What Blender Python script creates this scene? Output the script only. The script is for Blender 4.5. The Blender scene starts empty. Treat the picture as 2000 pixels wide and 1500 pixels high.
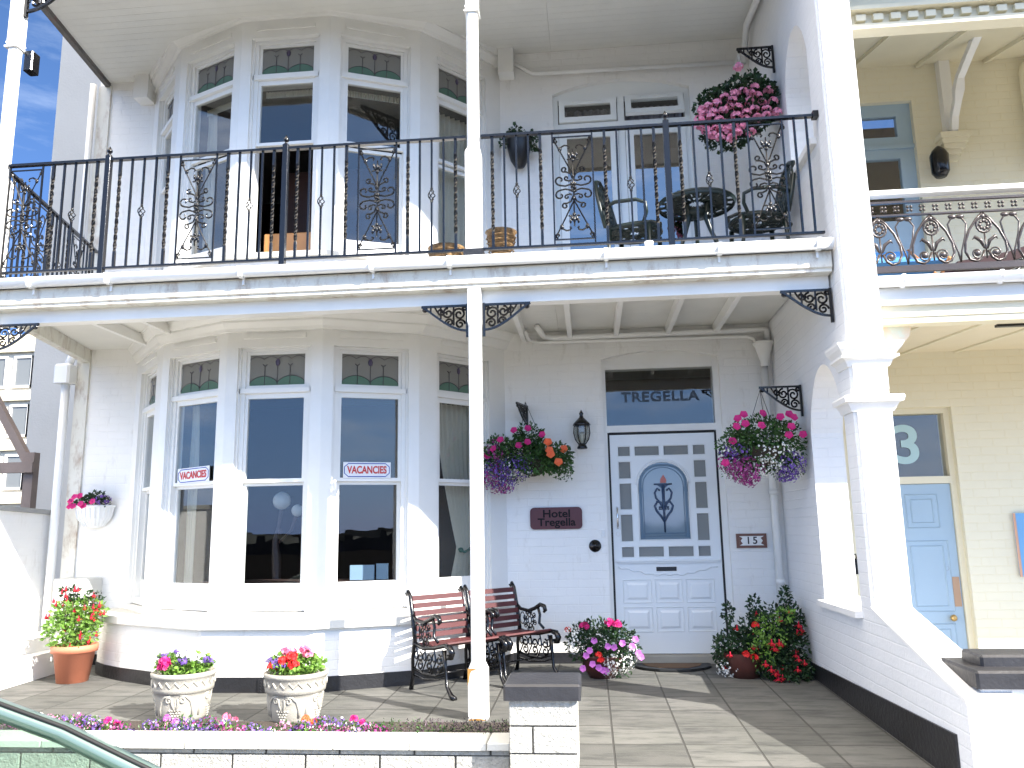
import bpy, math, random
from math import sin, cos, pi, sqrt, radians
from mathutils import Vector, Matrix
random.seed(7)
sc = bpy.context.scene
C = sc.collection

# ------------------------------------------------------------------ camera
YAW, PITCH, ROLL = 0.0928, 0.1784, -0.0178
cam = bpy.data.cameras.new('camera')
co = bpy.data.objects.new('camera', cam); C.objects.link(co); sc.camera = co
fw = Vector((-sin(YAW)*cos(PITCH), cos(YAW)*cos(PITCH), sin(PITCH)))
rt = Vector((cos(YAW), sin(YAW), 0)); up = rt.cross(fw)
r2 = rt*cos(ROLL)+up*sin(ROLL); u2 = up*cos(ROLL)-rt*sin(ROLL)
mw = Matrix((r2, u2, -fw)).transposed().to_4x4(); mw.translation = (0.2415, -7.715, 1.1559)
co.matrix_world = mw
cam.sensor_width = 36; cam.lens = 36*1568.9/2000; cam.clip_start = .05; cam.clip_end = 3000

# ------------------------------------------------------------------ light
SUN_AZ, SUN_EL = radians(57), radians(32.6)     # azimuth to the right of the facade's normal
sdir = Vector((sin(SUN_AZ)*cos(SUN_EL), -cos(SUN_AZ)*cos(SUN_EL), sin(SUN_EL)))
sl = bpy.data.lights.new('sun', 'SUN'); sl.energy = 4.0; sl.angle = radians(.55); sl.color = (1, .955, .89)
so = bpy.data.objects.new('sun', sl); C.objects.link(so); so.rotation_euler = sdir.to_track_quat('Z', 'Y').to_euler()
so.location = (20, -15, 20)
w = bpy.data.worlds.new("World"); sc.world = w; w.use_nodes = True
nt = w.node_tree; nt.nodes.clear()
def wn(t, **k):
    n = nt.nodes.new(t)
    for a, b in k.items(): setattr(n, a, b)
    return n
out = wn('ShaderNodeOutputWorld'); bg = wn('ShaderNodeBackground'); sky = wn('ShaderNodeTexSky')
sky.sky_type = 'NISHITA'; sky.sun_disc = False; sky.sun_elevation = SUN_EL
sky.sun_rotation = math.atan2(sdir.x, sdir.y); sky.air_density = 1.0; sky.dust_density = .15; sky.ozone_density = 3.5
tc = wn('ShaderNodeTexCoord'); mp = wn('ShaderNodeMapping'); mp.inputs['Scale'].default_value = (1.3, 1.3, 5.2)
nz = wn('ShaderNodeTexNoise'); nz.inputs['Scale'].default_value = 1.6; nz.inputs['Detail'].default_value = 9; nz.inputs['Roughness'].default_value = .62
rp = wn('ShaderNodeValToRGB'); rp.color_ramp.elements[0].position = .50; rp.color_ramp.elements[1].position = .80
rp.color_ramp.elements[1].color = (.62, .62, .62, 1)
mx = wn('ShaderNodeMix', data_type='RGBA'); mx.inputs['B'].default_value = (10.5, 10.3, 10, 1)
nt.links.new(tc.outputs['Generated'], mp.inputs['Vector']); nt.links.new(mp.outputs[0], nz.inputs['Vector'])
nt.links.new(nz.outputs['Fac'], rp.inputs['Fac']); nt.links.new(rp.outputs['Color'], mx.inputs['Factor'])
sx_ = wn('ShaderNodeSeparateXYZ'); nt.links.new(tc.outputs['Generated'], sx_.inputs[0])
er = wn('ShaderNodeMapRange'); nt.links.new(sx_.outputs[2], er.inputs[0]); er.inputs[1].default_value = .0; er.inputs[2].default_value = .58; er.inputs[3].default_value = .8; er.inputs[4].default_value = .0
m0 = wn('ShaderNodeMix', data_type='RGBA'); nt.links.new(er.outputs[0], m0.inputs['Factor']); nt.links.new(sky.outputs[0], m0.inputs['A']); m0.inputs['B'].default_value = (1.25, 2.6, 6.2, 1)
nt.links.new(m0.outputs['Result'], mx.inputs['A']); # the sky away from the sun is deeper blue
yr = wn('ShaderNodeMapRange'); nt.links.new(sx_.outputs[1], yr.inputs[0]); yr.inputs[1].default_value = -.15; yr.inputs[2].default_value = .45
m3 = wn('ShaderNodeMix', data_type='RGBA', blend_type='MULTIPLY'); nt.links.new(yr.outputs[0], m3.inputs['Factor']); nt.links.new(mx.outputs['Result'], m3.inputs['A']); m3.inputs['B'].default_value = (.28, .33, .40, 1)
# warm white added overhead on the sunny side to brighten and neutralise the shade
zr = wn('ShaderNodeMapRange'); nt.links.new(sx_.outputs[2], zr.inputs[0]); zr.inputs[1].default_value = .50; zr.inputs[2].default_value = .72; zr.inputs[4].default_value = .85
yi = wn('ShaderNodeMapRange'); nt.links.new(sx_.outputs[1], yi.inputs[0]); yi.inputs[1].default_value = .35; yi.inputs[2].default_value = .0
pm_ = wn('ShaderNodeMath', operation='MULTIPLY'); nt.links.new(zr.outputs[0], pm_.inputs[0]); nt.links.new(yi.outputs[0], pm_.inputs[1])
m4 = wn('ShaderNodeMix', data_type='RGBA'); nt.links.new(pm_.outputs[0], m4.inputs['Factor']); nt.links.new(m3.outputs['Result'], m4.inputs['A']); m4.inputs['B'].default_value = (15, 13.4, 11.2, 1)
nt.links.new(m4.outputs['Result'], bg.inputs['Color'])
bg.inputs['Strength'].default_value = .13
nt.links.new(bg.outputs[0], out.inputs['Surface'])
sc.view_settings.view_transform = 'Standard'; sc.view_settings.look = 'None'; sc.view_settings.gamma = 1
sc.view_settings.exposure = 1.72
sc.cycles.max_bounces = 10; sc.cycles.diffuse_bounces = 5; sc.cycles.transparent_max_bounces = 16

# ------------------------------------------------------------------ materials
def mat(name, col, rough=.5, metal=0, bump=0, bscale=60, var=0, vscale=2.5, vcol=None, brick=None, mortar=None,
        stain=None, samt=.3, sscale=(1.2, 1.2, .5), sthr=.55, island=0, coat=0, offs=(0, 0), sheen=0, trans=0, horiz=False, btint=0):
    m = bpy.data.materials.new(name); m.use_nodes = True; t = m.node_tree; N = t.nodes; L = t.links
    b = N['Principled BSDF']; b.inputs['Roughness'].default_value = rough; b.inputs['Metallic'].default_value = metal
    if coat: b.inputs['Coat Weight'].default_value = coat
    geo = N.new('ShaderNodeNewGeometry'); pos = geo.outputs['Position']
    rgb = N.new('ShaderNodeRGB'); rgb.outputs[0].default_value = (*col, 1); cur = rgb.outputs[0]
    def mixc(fac, a, bcol, mode='MIX'):
        x = N.new('ShaderNodeMix'); x.data_type = 'RGBA'; x.blend_type = mode
        if isinstance(fac, (int, float)): x.inputs['Factor'].default_value = fac
        else: L.new(fac, x.inputs['Factor'])
        L.new(a, x.inputs['A'])
        if isinstance(bcol, tuple): x.inputs['B'].default_value = (*bcol, 1)
        else: L.new(bcol, x.inputs['B'])
        return x.outputs['Result']
    def noise(scale, detail=4, rgh=.6, vec=None, sc3=None):
        n = N.new('ShaderNodeTexNoise'); n.inputs['Scale'].default_value = scale; n.inputs['Detail'].default_value = detail; n.inputs['Roughness'].default_value = rgh
        v = vec or pos
        if sc3:
            q = N.new('ShaderNodeMapping'); q.inputs['Scale'].default_value = sc3; L.new(v, q.inputs['Vector']); v = q.outputs[0]
        L.new(v, n.inputs['Vector']); return n.outputs['Fac']
    def ramp(f, a, bb):
        r = N.new('ShaderNodeMapRange'); L.new(f, r.inputs[0]); r.inputs[1].default_value = a; r.inputs[2].default_value = bb; return r.outputs[0]
    if var: cur = mixc(ramp(noise(vscale, 6), .3, .7), cur, tuple(c*(1-var) for c in col) if vcol is None else vcol)
    if island:
        x = N.new('ShaderNodeHueSaturation'); r = N.new('ShaderNodeMapRange'); L.new(geo.outputs['Random Per Island'], r.inputs[0])
        r.inputs[3].default_value = 1-island; r.inputs[4].default_value = 1+island; L.new(r.outputs[0], x.inputs['Value']); L.new(cur, x.inputs['Color']); cur = x.outputs[0]
    bumps = []
    if brick:
        bw, bh, ms = brick
        sx = N.new('ShaderNodeSeparateXYZ'); L.new(pos, sx.inputs[0]); sn = N.new('ShaderNodeSeparateXYZ'); L.new(geo.outputs['True Normal'], sn.inputs[0])
        def mth(op, a, bb=None):
            q = N.new('ShaderNodeMath'); q.operation = op
            for i, v in enumerate((a, bb)):
                if v is None: continue
                if isinstance(v, (int, float)): q.inputs[i].default_value = v
                else: L.new(v, q.inputs[i])
            return q.outputs[0]
        cb = N.new('ShaderNodeCombineXYZ')
        if horiz:
            L.new(mth('ADD', sx.outputs[0], offs[0]), cb.inputs[0]); L.new(mth('ADD', sx.outputs[1], offs[1]), cb.inputs[1])
        else:
            f = mth('GREATER_THAN', mth('ABSOLUTE', sn.outputs[0]), .8)
            u = mth('ADD', mth('MULTIPLY', sx.outputs[0], mth('SUBTRACT', 1, f)), mth('MULTIPLY', sx.outputs[1], f))
            L.new(mth('ADD', u, offs[0]), cb.inputs[0]); L.new(mth('ADD', sx.outputs[2], offs[1]), cb.inputs[1])
        bk = N.new('ShaderNodeTexBrick'); bk.inputs['Scale'].default_value = 1; bk.inputs['Brick Width'].default_value = bw; bk.inputs['Row Height'].default_value = bh
        bk.inputs['Mortar Size'].default_value = ms; bk.inputs['Mortar Smooth'].default_value = .6
        if horiz: bk.offset = 0
        # wobble the joints a little
        nn = N.new('ShaderNodeTexNoise'); nn.inputs['Scale'].default_value = 9; L.new(pos, nn.inputs['Vector'])
        vm = N.new('ShaderNodeVectorMath'); vm.operation = 'MULTIPLY_ADD'; L.new(nn.outputs['Color'], vm.inputs[0]); wb = .002 if horiz else .008
        vm.inputs[1].default_value = (wb, wb, wb); L.new(cb.outputs[0], vm.inputs[2]); L.new(vm.outputs[0], bk.inputs['Vector'])
        if mortar: cur = mixc(bk.outputs['Fac'], cur, mortar)
        if btint:
            bk.inputs['Color1'].default_value = (1, 1, 1, 1); bk.inputs['Color2'].default_value = (1-btint,)*3+(1,); bk.inputs['Mortar'].default_value = (1, 1, 1, 1)
            cur = mixc(1.0, cur, bk.outputs['Color'], 'MULTIPLY')
        inv = mth('SUBTRACT', 1, bk.outputs['Fac']); bumps.append((inv,   .0014 if not horiz else .003))
    if stain:
        cur = mixc(mth2(N, L, ramp(noise(6, 8, .7, sc3=sscale), sthr, sthr+.2), samt), cur, stain)
    L.new(cur, b.inputs['Base Color'])
    if bump: bumps.append((noise(bscale, 5), bump))
    last = None
    for h, d in bumps:
        bn = N.new('ShaderNodeBump'); bn.inputs['Distance'].default_value = d; bn.inputs['Strength'].default_value = 1; L.new(h, bn.inputs['Height'])
        if last: L.new(last, bn.inputs['Normal'])
        last = bn.outputs[0]
    if last: L.new(last, b.inputs['Normal'])
    if trans:
        tr = N.new('ShaderNodeBsdfTranslucent'); L.new(cur, tr.inputs['Color']); ms_ = N.new('ShaderNodeMixShader'); ms_.inputs[0].default_value = trans
        L.new(b.outputs[0], ms_.inputs[1]); L.new(tr.outputs[0], ms_.inputs[2]); L.new(ms_.outputs[0], N['Material Output'].inputs[0])
    return m
def mth2(N, L, a, v):
    q = N.new('ShaderNodeMath'); q.operation = 'MULTIPLY'; L.new(a, q.inputs[0]); q.inputs[1].default_value = v; return q.outputs[0]
def glassmat(name, tint=(1, 1, 1), base=.07, rough=0, diff=0, dcol=(.5, .5, .5), wav=0.0):
    m = bpy.data.materials.new(name); m.use_nodes = True; t = m.node_tree; N = t.nodes; L = t.links; N.clear()
    o = N.new('ShaderNodeOutputMaterial'); tr = N.new('ShaderNodeBsdfTransparent'); tr.inputs[0].default_value = (*tint, 1)
    gl = N.new('ShaderNodeBsdfGlossy'); gl.inputs['Roughness'].default_value = rough
    lw = N.new('ShaderNodeLayerWeight'); lw.inputs[0].default_value = .5
    pw = N.new('ShaderNodeMath'); pw.operation = 'POWER'; L.new(lw.outputs['Facing'], pw.inputs[0]); pw.inputs[1].default_value = 4
    ma = N.new('ShaderNodeMath'); ma.operation = 'MULTIPLY_ADD'; L.new(pw.outputs[0], ma.inputs[0]); ma.inputs[1].default_value = .8; ma.inputs[2].default_value = base
    mx = N.new('ShaderNodeMixShader'); L.new(ma.outputs[0], mx.inputs[0]); L.new(gl.outputs[0], mx.inputs[2])
    if diff:
        df = N.new('ShaderNodeBsdfDiffuse'); df.inputs[0].default_value = (*dcol, 1); m2 = N.new('ShaderNodeMixShader'); m2.inputs[0].default_value = diff
        L.new(tr.outputs[0], m2.inputs[1]); L.new(df.outputs[0], m2.inputs[2]); L.new(m2.outputs[0], mx.inputs[1])
    else: L.new(tr.outputs[0], mx.inputs[1])
    if wav:
        n = N.new('ShaderNodeTexNoise'); n.inputs['Scale'].default_value = 2.2 if wav < .01 else 160; g = N.new('ShaderNodeNewGeometry'); L.new(g.outputs['Position'], n.inputs['Vector'])
        bn = N.new('ShaderNodeBump'); bn.inputs['Distance'].default_value = wav; L.new(n.outputs['Fac'], bn.inputs['Height']); L.new(bn.outputs[0], gl.inputs['Normal'])
    L.new(mx.outputs[0], o.inputs[0]); return m

WBR = mat('white painted brick', (.84, .825, .79), .55, bump=.0015, bscale=45, var=.05, brick=(.225, .076, .005), mortar=(.825, .81, .775), stain=(.46, .42, .34), samt=.5, sthr=.57, sscale=(1.6, 1.6, .5))
WBR2 = mat('white painted rough brick', (.80, .80, .80), .6, bump=.003, bscale=28, var=.05, brick=(.225, .076, .006), mortar=(.765, .765, .765), stain=(.42, .33, .26), samt=.5, sthr=.66)
WREN = mat('white painted render', (.83, .815, .785), .55, bump=.002, bscale=26, var=.04, stain=(.5, .47, .42), samt=.3, sthr=.62)
WPT = mat('white gloss joinery paint', (.82, .81, .78), .32, bump=.0006, bscale=30, var=.05, vcol=(.76, .75, .71), stain=(.40, .36, .30), samt=.55, sthr=.68, sscale=(1, 1, 2.5))
WOLD = mat('weathered cream gloss paint', (.72, .70, .62), .4, bump=.001, bscale=40, var=.12, stain=(.26, .15, .08), samt=.75, sthr=.50)
WCLN = mat('clean white plastic', (.80, .81, .81), .25)
SOFF = mat('dirty white soffit boards', (.74, .73, .68), .6, bump=.0008, bscale=30, var=.08, stain=(.42, .38, .31), samt=.4, sthr=.64, brick=(9, .11, .002), horiz=True)
BLK = mat('black bituminous paint', (.009, .009, .010), .38, bump=.004, bscale=30, var=.3, vcol=(.022, .022, .025), stain=(.22, .19, .17), samt=.35, sthr=.70, sscale=(2, 2, 2))
IRON = mat('black gloss ironwork', (.004, .004, .005), .17, bump=.0008, bscale=120)
IRONG = mat('dark green cast iron', (.008, .018, .016), .35, bump=.002, bscale=70)
BRIR = mat('weathered bronze brown ironwork', (.07, .055, .05), .3, metal=.3, bump=.001, bscale=90, var=.5)
RED = mat('dark red stained wood slats', (.095, .020, .021), .5, bump=.0008, bscale=90, var=.35, vcol=(.06, .014, .015))
PAVE = mat('grey concrete paving', (.160, .156, .144), .8, bump=.0015, bscale=80, var=.3, vscale=3.2, vcol=(.115, .117, .104), brick=(.415, .415, .009), mortar=(.05, .048, .042), offs=(-.333+4.15, .12), horiz=True,
           stain=(.045, .046, .043), samt=.85, sthr=.47, sscale=(.5, 2.2, 1), btint=.32)
PAVE2 = mat('pavement slabs', (.32, .31, .30), .85, bump=.002, bscale=50, var=.2, brick=(.6, .6, .008), mortar=(.2, .2, .19), horiz=True)
ASPH = mat('asphalt', (.055, .055, .058), .9, bump=.004, bscale=150, var=.2)
SOIL = mat('garden soil', (.06, .045, .035), .95, bump=.02, bscale=40, var=.4)
GRND = mat('ground', (.012, .012, .011), .95, bump=.02, bscale=8, var=.3)
GRND.node_tree.nodes['Principled BSDF'].inputs['Specular IOR Level'].default_value = 0
TCOT = mat('terracotta', (.58, .20, .11), .6, bump=.001, bscale=60, var=.15)
STON = mat('cast stone', (.38, .36, .31), .8, bump=.003, bscale=90, var=.2, stain=(.24, .22, .18), samt=.5, sthr=.58)
BLOCK = mat('white painted split blocks', (.54, .53, .49), .8, bump=.016, bscale=60, var=.35, vscale=30, vcol=(.36, .35, .31), stain=(.2, .2, .16), samt=.6, sthr=.56, sscale=(3, 3, 3))
MORT = mat('dirty mortar joint', (.10, .095, .085), .9)
COPE = mat('white painted coping', (.66, .65, .60), .6, bump=.002, bscale=60, var=.1, stain=(.35, .34, .28), samt=.4, sthr=.62)
CREAM = mat('cream painted brick', (.77, .72, .55), .6, bump=.0015, bscale=40, var=.05, brick=(.225, .076, .005), mortar=(.755, .695, .506), stain=(.5, .42, .28), samt=.25, sthr=.62)
CRPT = mat('cream gloss paint', (.76, .70, .52), .4, bump=.0006, var=.06, stain=(.45, .30, .16), samt=.4, sthr=.68)
CRPK = mat('pale cream boards', (.78, .69, .50), .5, var=.06, brick=(9, .09, .004), horiz=True, bump=.0006)
GREY = mat('grey rendered wall', (.52, .52, .50), .85, bump=.004, bscale=30, var=.10, vscale=1.2, stain=(.36, .38, .38), samt=.35, sthr=.58, sscale=(.5, .5, .25))
DOORW = mat('white door gloss', (.77, .79, .79), .3, bump=.0004, bscale=50, var=.03)
BLUED = mat('pale blue door paint', (.36, .48, .58), .35, bump=.0004, var=.06)
UPVC = mat('white upvc', (.80, .82, .80), .25)
PLAST = mat('grey meter box plastic', (.55, .55, .52), .5, var=.06)
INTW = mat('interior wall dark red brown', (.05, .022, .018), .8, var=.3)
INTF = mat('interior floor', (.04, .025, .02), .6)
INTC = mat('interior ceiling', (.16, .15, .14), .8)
CURT = mat('cream curtain', (.85, .81, .70), .8, trans=.45)
WOOD = mat('pine headboard', (.55, .27, .10), .4, bump=.0008, var=.25, sheen=0)
TIMB = mat('weathered timber', (.28, .22, .19), .75, bump=.003, bscale=40, var=.3)
WICK = mat('wicker', (.34, .21, .09), .6, bump=.01, bscale=60, var=.7, vcol=(.09, .05, .02), vscale=22)
PLBK = mat('black plastic pot', (.012, .012, .014), .35)
CAP = mat('grey black pier cap paint', (.032, .032, .036), .45, bump=.004, bscale=25, var=.5, vcol=(.018, .018, .021), stain=(.25, .33, .30), samt=.4, sthr=.68, sscale=(3, 3, 3))
GLS = glassmat('window glass', (.93, .95, .95), .06, wav=.0007)
GLR = glassmat('rippled obscure glass', (.25, .28, .30), .16, .16, .75, (.34, .355, .35), wav=.05)
GLD = glassmat('etched door glass', (.2, .25, .3), .10, .05, .75, (.24, .33, .40))
GLST = glassmat('grey leaded glass', (.3, .3, .28), .05, .1, .8, (.27, .265, .24), wav=.02)
GLGR = glassmat('green leaded glass', (.1, .3, .2), .05, .1, .8, (.13, .23, .17), wav=.02)
GLCAR = glassmat('green tinted car glass', (.66, .80, .73), .08)
LEAD = mat('lead came', (.05, .045, .05), .5)
PURP = mat('purple glass', (.06, .045, .09), .3)
GLOBE = mat('opal globe', (.85, .85, .80), .3)
PLAQ = mat('dark red plaque', (.105, .022, .025), .4, bump=.001, bscale=40, var=.2)
PLTX = mat('dark carved lettering', (.006, .003, .004), .9)
TILE = mat('white glazed tile', (.8, .8, .78), .2)
TLTX = mat('black tile digits', (.02, .015, .02), .4)
TLBR = mat('brown tile border', (.16, .07, .05), .5)
SGW = mat('white sign plastic', (.8, .8, .8), .4)
SGR = mat('red sign letters', (.55, .04, .03), .5)
SGB = mat('blue sign border', (.03, .08, .38), .5)
SGG = mat('green sticker', (.12, .5, .28), .5)
BLUE = mat('light blue sign', (.16, .38, .66), .4)
LEAFD = mat('dark green leaves', (.020, .052, .016), .5, island=.55, trans=.25)
LEAFL = mat('light green leaves', (.16, .30, .05), .5, island=.4, trans=.3)
LEAFM = mat('mid green leaves', (.045, .11, .024), .5, island=.5, trans=.3)
FPK = mat('hot pink petals', (.60, .018, .19), .6, island=.3, trans=.25)
FSP = mat('salmon pink petals', (.92, .28, .45), .6, island=.3, trans=.3)
FLG = mat('light pink petals', (.90, .40, .56), .6, island=.25, trans=.3)
FCR = mat('crimson petals', (.55, .01, .05), .6, island=.35, trans=.25)
FRD = mat('scarlet petals', (.78, .03, .03), .6, island=.25, trans=.25)
FOR = mat('orange petals', (.85, .17, .06), .6, island=.2, trans=.25)
FPU = mat('violet petals', (.15, .075, .34), .6, island=.4, trans=.25)
FMG = mat('magenta lobelia petals', (.28, .03, .18), .6, island=.4, trans=.25)
FWH = mat('white petals', (.8, .8, .76), .6, island=.1, trans=.25)
FLP = mat('lilac pink petals', (.62, .18, .60), .6, island=.25, trans=.25)
CARP = mat('grey green car paint', (.13, .19, .17), .3, metal=.3, coat=.8)
RUBB = mat('black rubber', (.012, .012, .012), .6)
CHRM = mat('chrome', (.7, .7, .7), .15, metal=1)
BRAS = mat('tarnished brass', (.55, .36, .14), .3, metal=.8)
CARIN = mat('car interior', (.08, .08, .085), .8)

# ------------------------------------------------------------------ mesh helpers
class MB:
    def __init__(s, M=None): s.v = []; s.f = []; s.M = M or Matrix.Identity(4); s.sm = []
    def add(s, vs, fs, smooth=False):
        o = len(s.v); s.v += [tuple(s.M @ Vector(p)) for p in vs]; s.f += [tuple(i+o for i in f) for f in fs]; s.sm += [smooth]*len(fs); return s
    def box(s, x0, x1, y0, y1, z0, z1):
        return s.add([(x0,y0,z0),(x1,y0,z0),(x1,y1,z0),(x0,y1,z0),(x0,y0,z1),(x1,y0,z1),(x1,y1,z1),(x0,y1,z1)],
                     [(0,3,2,1),(4,5,6,7),(0,1,5,4),(1,2,6,5),(2,3,7,6),(3,0,4,7)])
    def bev(s, x0, x1, y0, y1, z0, z1, b=.01):      # box with chamfered vertical and top edges
        P = [(x0+b,y0),(x1-b,y0),(x1,y0+b),(x1,y1-b),(x1-b,y1),(x0+b,y1),(x0,y1-b),(x0,y0+b)]
        Q = [(x0+b,y0+b),(x1-b,y0+b),(x1-b,y0+b),(x1-b,y1-b),(x1-b,y1-b),(x0+b,y1-b),(x0+b,y1-b),(x0+b,y0+b)]
        vs = [(x,y,z0) for x,y in P]+[(x,y,z1-b) for x,y in P]+[(x,y,z1) for x,y in Q]
        fs = [tuple(range(7,-1,-1)), tuple(range(16,24))]
        for r in (0, 8):
            for i in range(8): j = (i+1) % 8; fs.append((r+i, r+j, r+8+j, r+8+i))
        return s.add(vs, fs)
    def prism(s, poly, a, b, ax='z', smooth=False): # extrude a 2D polygon along an axis; ax=y: poly in xz, ax=x: poly in yz
        n = len(poly)
        def P(p, t): return {'z': (p[0], p[1], t), 'y': (p[0], t, p[1]), 'x': (t, p[0], p[1])}[ax]
        o = len(s.v)
        s.add([P(p, a) for p in poly]+[P(p, b) for p in poly], [tuple(range(n-1, -1, -1)), tuple(range(n, 2*n))])
        s.f += [(o+i, o+(i+1) % n, o+n+(i+1) % n, o+n+i) for i in range(n)]; s.sm += [smooth]*n
        return s
    def tube(s, pts, r, n=6, closed=False, flat=None, twist=0, ph=0):
        pts = [Vector(p) for p in pts]; m = len(pts); R = r if isinstance(r, (list, tuple)) else [r]*m
        vs = []; prev = None
        for i, p in enumerate(pts):
            if closed: t = pts[(i+1) % m]-pts[i-1]
            else: t = pts[min(i+1, m-1)]-pts[max(i-1, 0)]
            if t.length < 1e-9: t = Vector((0, 0, 1))
            t.normalize()
            if prev is None:
                a = Vector((0, 1, 0)) if abs(t.y) < .9 else Vector((1, 0, 0))
                nrm = (a-t*a.dot(t)).normalized()
            else:
                nrm = prev-t*prev.dot(t)
                if nrm.length < 1e-6: nrm = Vector((1, 0, 0)).cross(t)
                nrm.normalize()
            prev = nrm; bi = t.cross(nrm)
            for k in range(n):
                a = 2*pi*k/n+ph+twist*i; fa = flat or 1
                vs.append(p+nrm*(cos(a)*R[i]*fa)+bi*(sin(a)*R[i]))
        fs = []
        for i in range(m if closed else m-1):
            for k in range(n):
                a = i*n+k; b = i*n+(k+1) % n; c = ((i+1) % m)*n+(k+1) % n; d = ((i+1) % m)*n+k; fs.append((a, b, c, d))
        if not closed: fs += [tuple(range(n-1, -1, -1)), tuple(range((m-1)*n, m*n))]
        return s.add(vs, fs, n > 4)
    def lathe(s, prof, c=(0, 0, 0), n=20, a0=0, a1=2*pi, ax=None):
        m = len(prof); full = abs(a1-a0-2*pi) < 1e-6; k = n if full else n+1; vs = []
        for i in range(k):
            a = a0+(a1-a0)*i/n
            for r, z in prof:
                p = Vector((r*cos(a), r*sin(a), z))
                if ax: p = ax @ p
                vs.append(p+Vector(c))
        fs = []
        for i in range(n):
            j = (i+1) % k
            for q in range(m-1): fs.append((i*m+q, j*m+q, j*m+q+1, i*m+q+1))
        return s.add(vs, fs, True)
    def ball(s, c, r, n=10):
        rr = r if isinstance(r, tuple) else (r, r, r); vs = []; fs = []; h = n//2+1
        for i in range(h+1):
            ph = pi*i/h
            for k in range(n):
                a = 2*pi*k/n; vs.append((c[0]+rr[0]*sin(ph)*cos(a), c[1]+rr[1]*sin(ph)*sin(a), c[2]+rr[2]*cos(ph)))
        for i in range(h):
            for k in range(n): fs.append((i*n+k, (i+1)*n+k, (i+1)*n+(k+1) % n, i*n+(k+1) % n))
        return s.add(vs, fs, True)
OFF = {}
def obj(name, mb, m, parent=None, label=None, cat=None, group=None, kind=None):
    me = bpy.data.meshes.new(name)
    if parent is None:
        xs = [v[0] for v in mb.v]; ys = [v[1] for v in mb.v]; zs = [v[2] for v in mb.v]
        off = Vector(((min(xs)+max(xs))/2, (min(ys)+max(ys))/2, min(zs)))
    else: off = OFF[parent.name]
    me.from_pydata([tuple(Vector(v)-off) for v in mb.v], [], mb.f); me.update()
    for p, sm in zip(me.polygons, mb.sm): p.use_smooth = sm
    me.materials.append(m)
    o = bpy.data.objects.new(name, me); C.objects.link(o)
    if parent is None: o.location = off
    else: o.parent = parent
    OFF[o.name] = off
    tag(o, label, cat, group, kind)
    return o
def tag(o, label=None, cat=None, group=None, kind=None):
    for k, v in (('label', label), ('category', cat), ('group', group), ('kind', kind)):
        if v: o[k] = v
    return o
def thing(name, label, cat, loc, group=None, local=False):   # local: parts are built round (0,0,0)
    o = bpy.data.objects.new(name, None); C.objects.link(o); o.location = loc; o.empty_display_size = .1
    OFF[o.name] = Vector((0, 0, 0)) if local else Vector(loc)
    return tag(o, label, cat, group)
def dup(o, loc=None, rotz=None, label=None, parent=None, scale=None):
    c = o.copy(); C.objects.link(c); OFF[c.name] = OFF[o.name]
    if parent is not None: c.parent = parent
    for ch in [x for x in bpy.data.objects if x.parent == o]: dup(ch, parent=c)
    if loc: c.location = loc
    if rotz is not None: c.rotation_euler = (0, 0, rotz)
    if scale: c.scale = scale
    if label: c['label'] = label
    return c
def holes(mb, x0, x1, z0, z1, hs, y0, y1):     # wall slab in xz with rectangular holes
    xs = sorted({x0, x1, *[h[0] for h in hs], *[h[1] for h in hs]}); 
    for a, b in zip(xs, xs[1:]):
        if a < x0-1e-6 or b > x1+1e-6: continue
        cut = sorted([(h[2], h[3]) for h in hs if h[0] < (a+b)/2 < h[1]]); z = z0
        for c, d in cut:
            if c > z+1e-5: mb.box(a, b, y0, y1, z, c)
            z = max(z, d)
        if z < z1-1e-5: mb.box(a, b, y0, y1, z, z1)
    return mb
def text(name, body, size, m, parent, loc, ext=.002, bold=0, rz=0, sx=1, sp=1, label=None, tilt=0):
    cu = bpy.data.curves.new('lettering', 'FONT'); cu.body = body; cu.size = size; cu.extrude = ext; cu.offset = bold; cu.align_x = 'CENTER'; cu.align_y = 'CENTER'; cu.space_character = sp; cu.space_line = .8
    to = bpy.data.objects.new('tmp', cu); C.objects.link(to); bpy.context.view_layer.update()
    me = bpy.data.meshes.new_from_object(to.evaluated_get(bpy.context.evaluated_depsgraph_get()))
    bpy.data.objects.remove(to); me.materials.clear(); me.materials.append(m)
    T = Matrix.Translation(Vector(loc)-OFF[parent.name]) @ Matrix.Rotation(rz, 4, 'Z') @ Matrix.Rotation(pi/2, 4, 'X') @ Matrix.Rotation(tilt, 4, 'Z') @ Matrix.Diagonal((sx, 1, 1, 1))
    me.transform(T)
    o = bpy.data.objects.new(name, me); C.objects.link(o); o.parent = parent; OFF[o.name] = OFF[parent.name]; tag(o, label); return o
def spiral(c, r0, turns, a0, dirn=1, n=22, r1=.15):  # 2D spiral that starts at radius r0 and curls in
    return [(c[0]+r0*(1-(1-r1)*i/n)*cos(a0+dirn*2*pi*turns*i/n), c[1]+r0*(1-(1-r1)*i/n)*sin(a0+dirn*2*pi*turns*i/n)) for i in range(n+1)]

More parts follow.
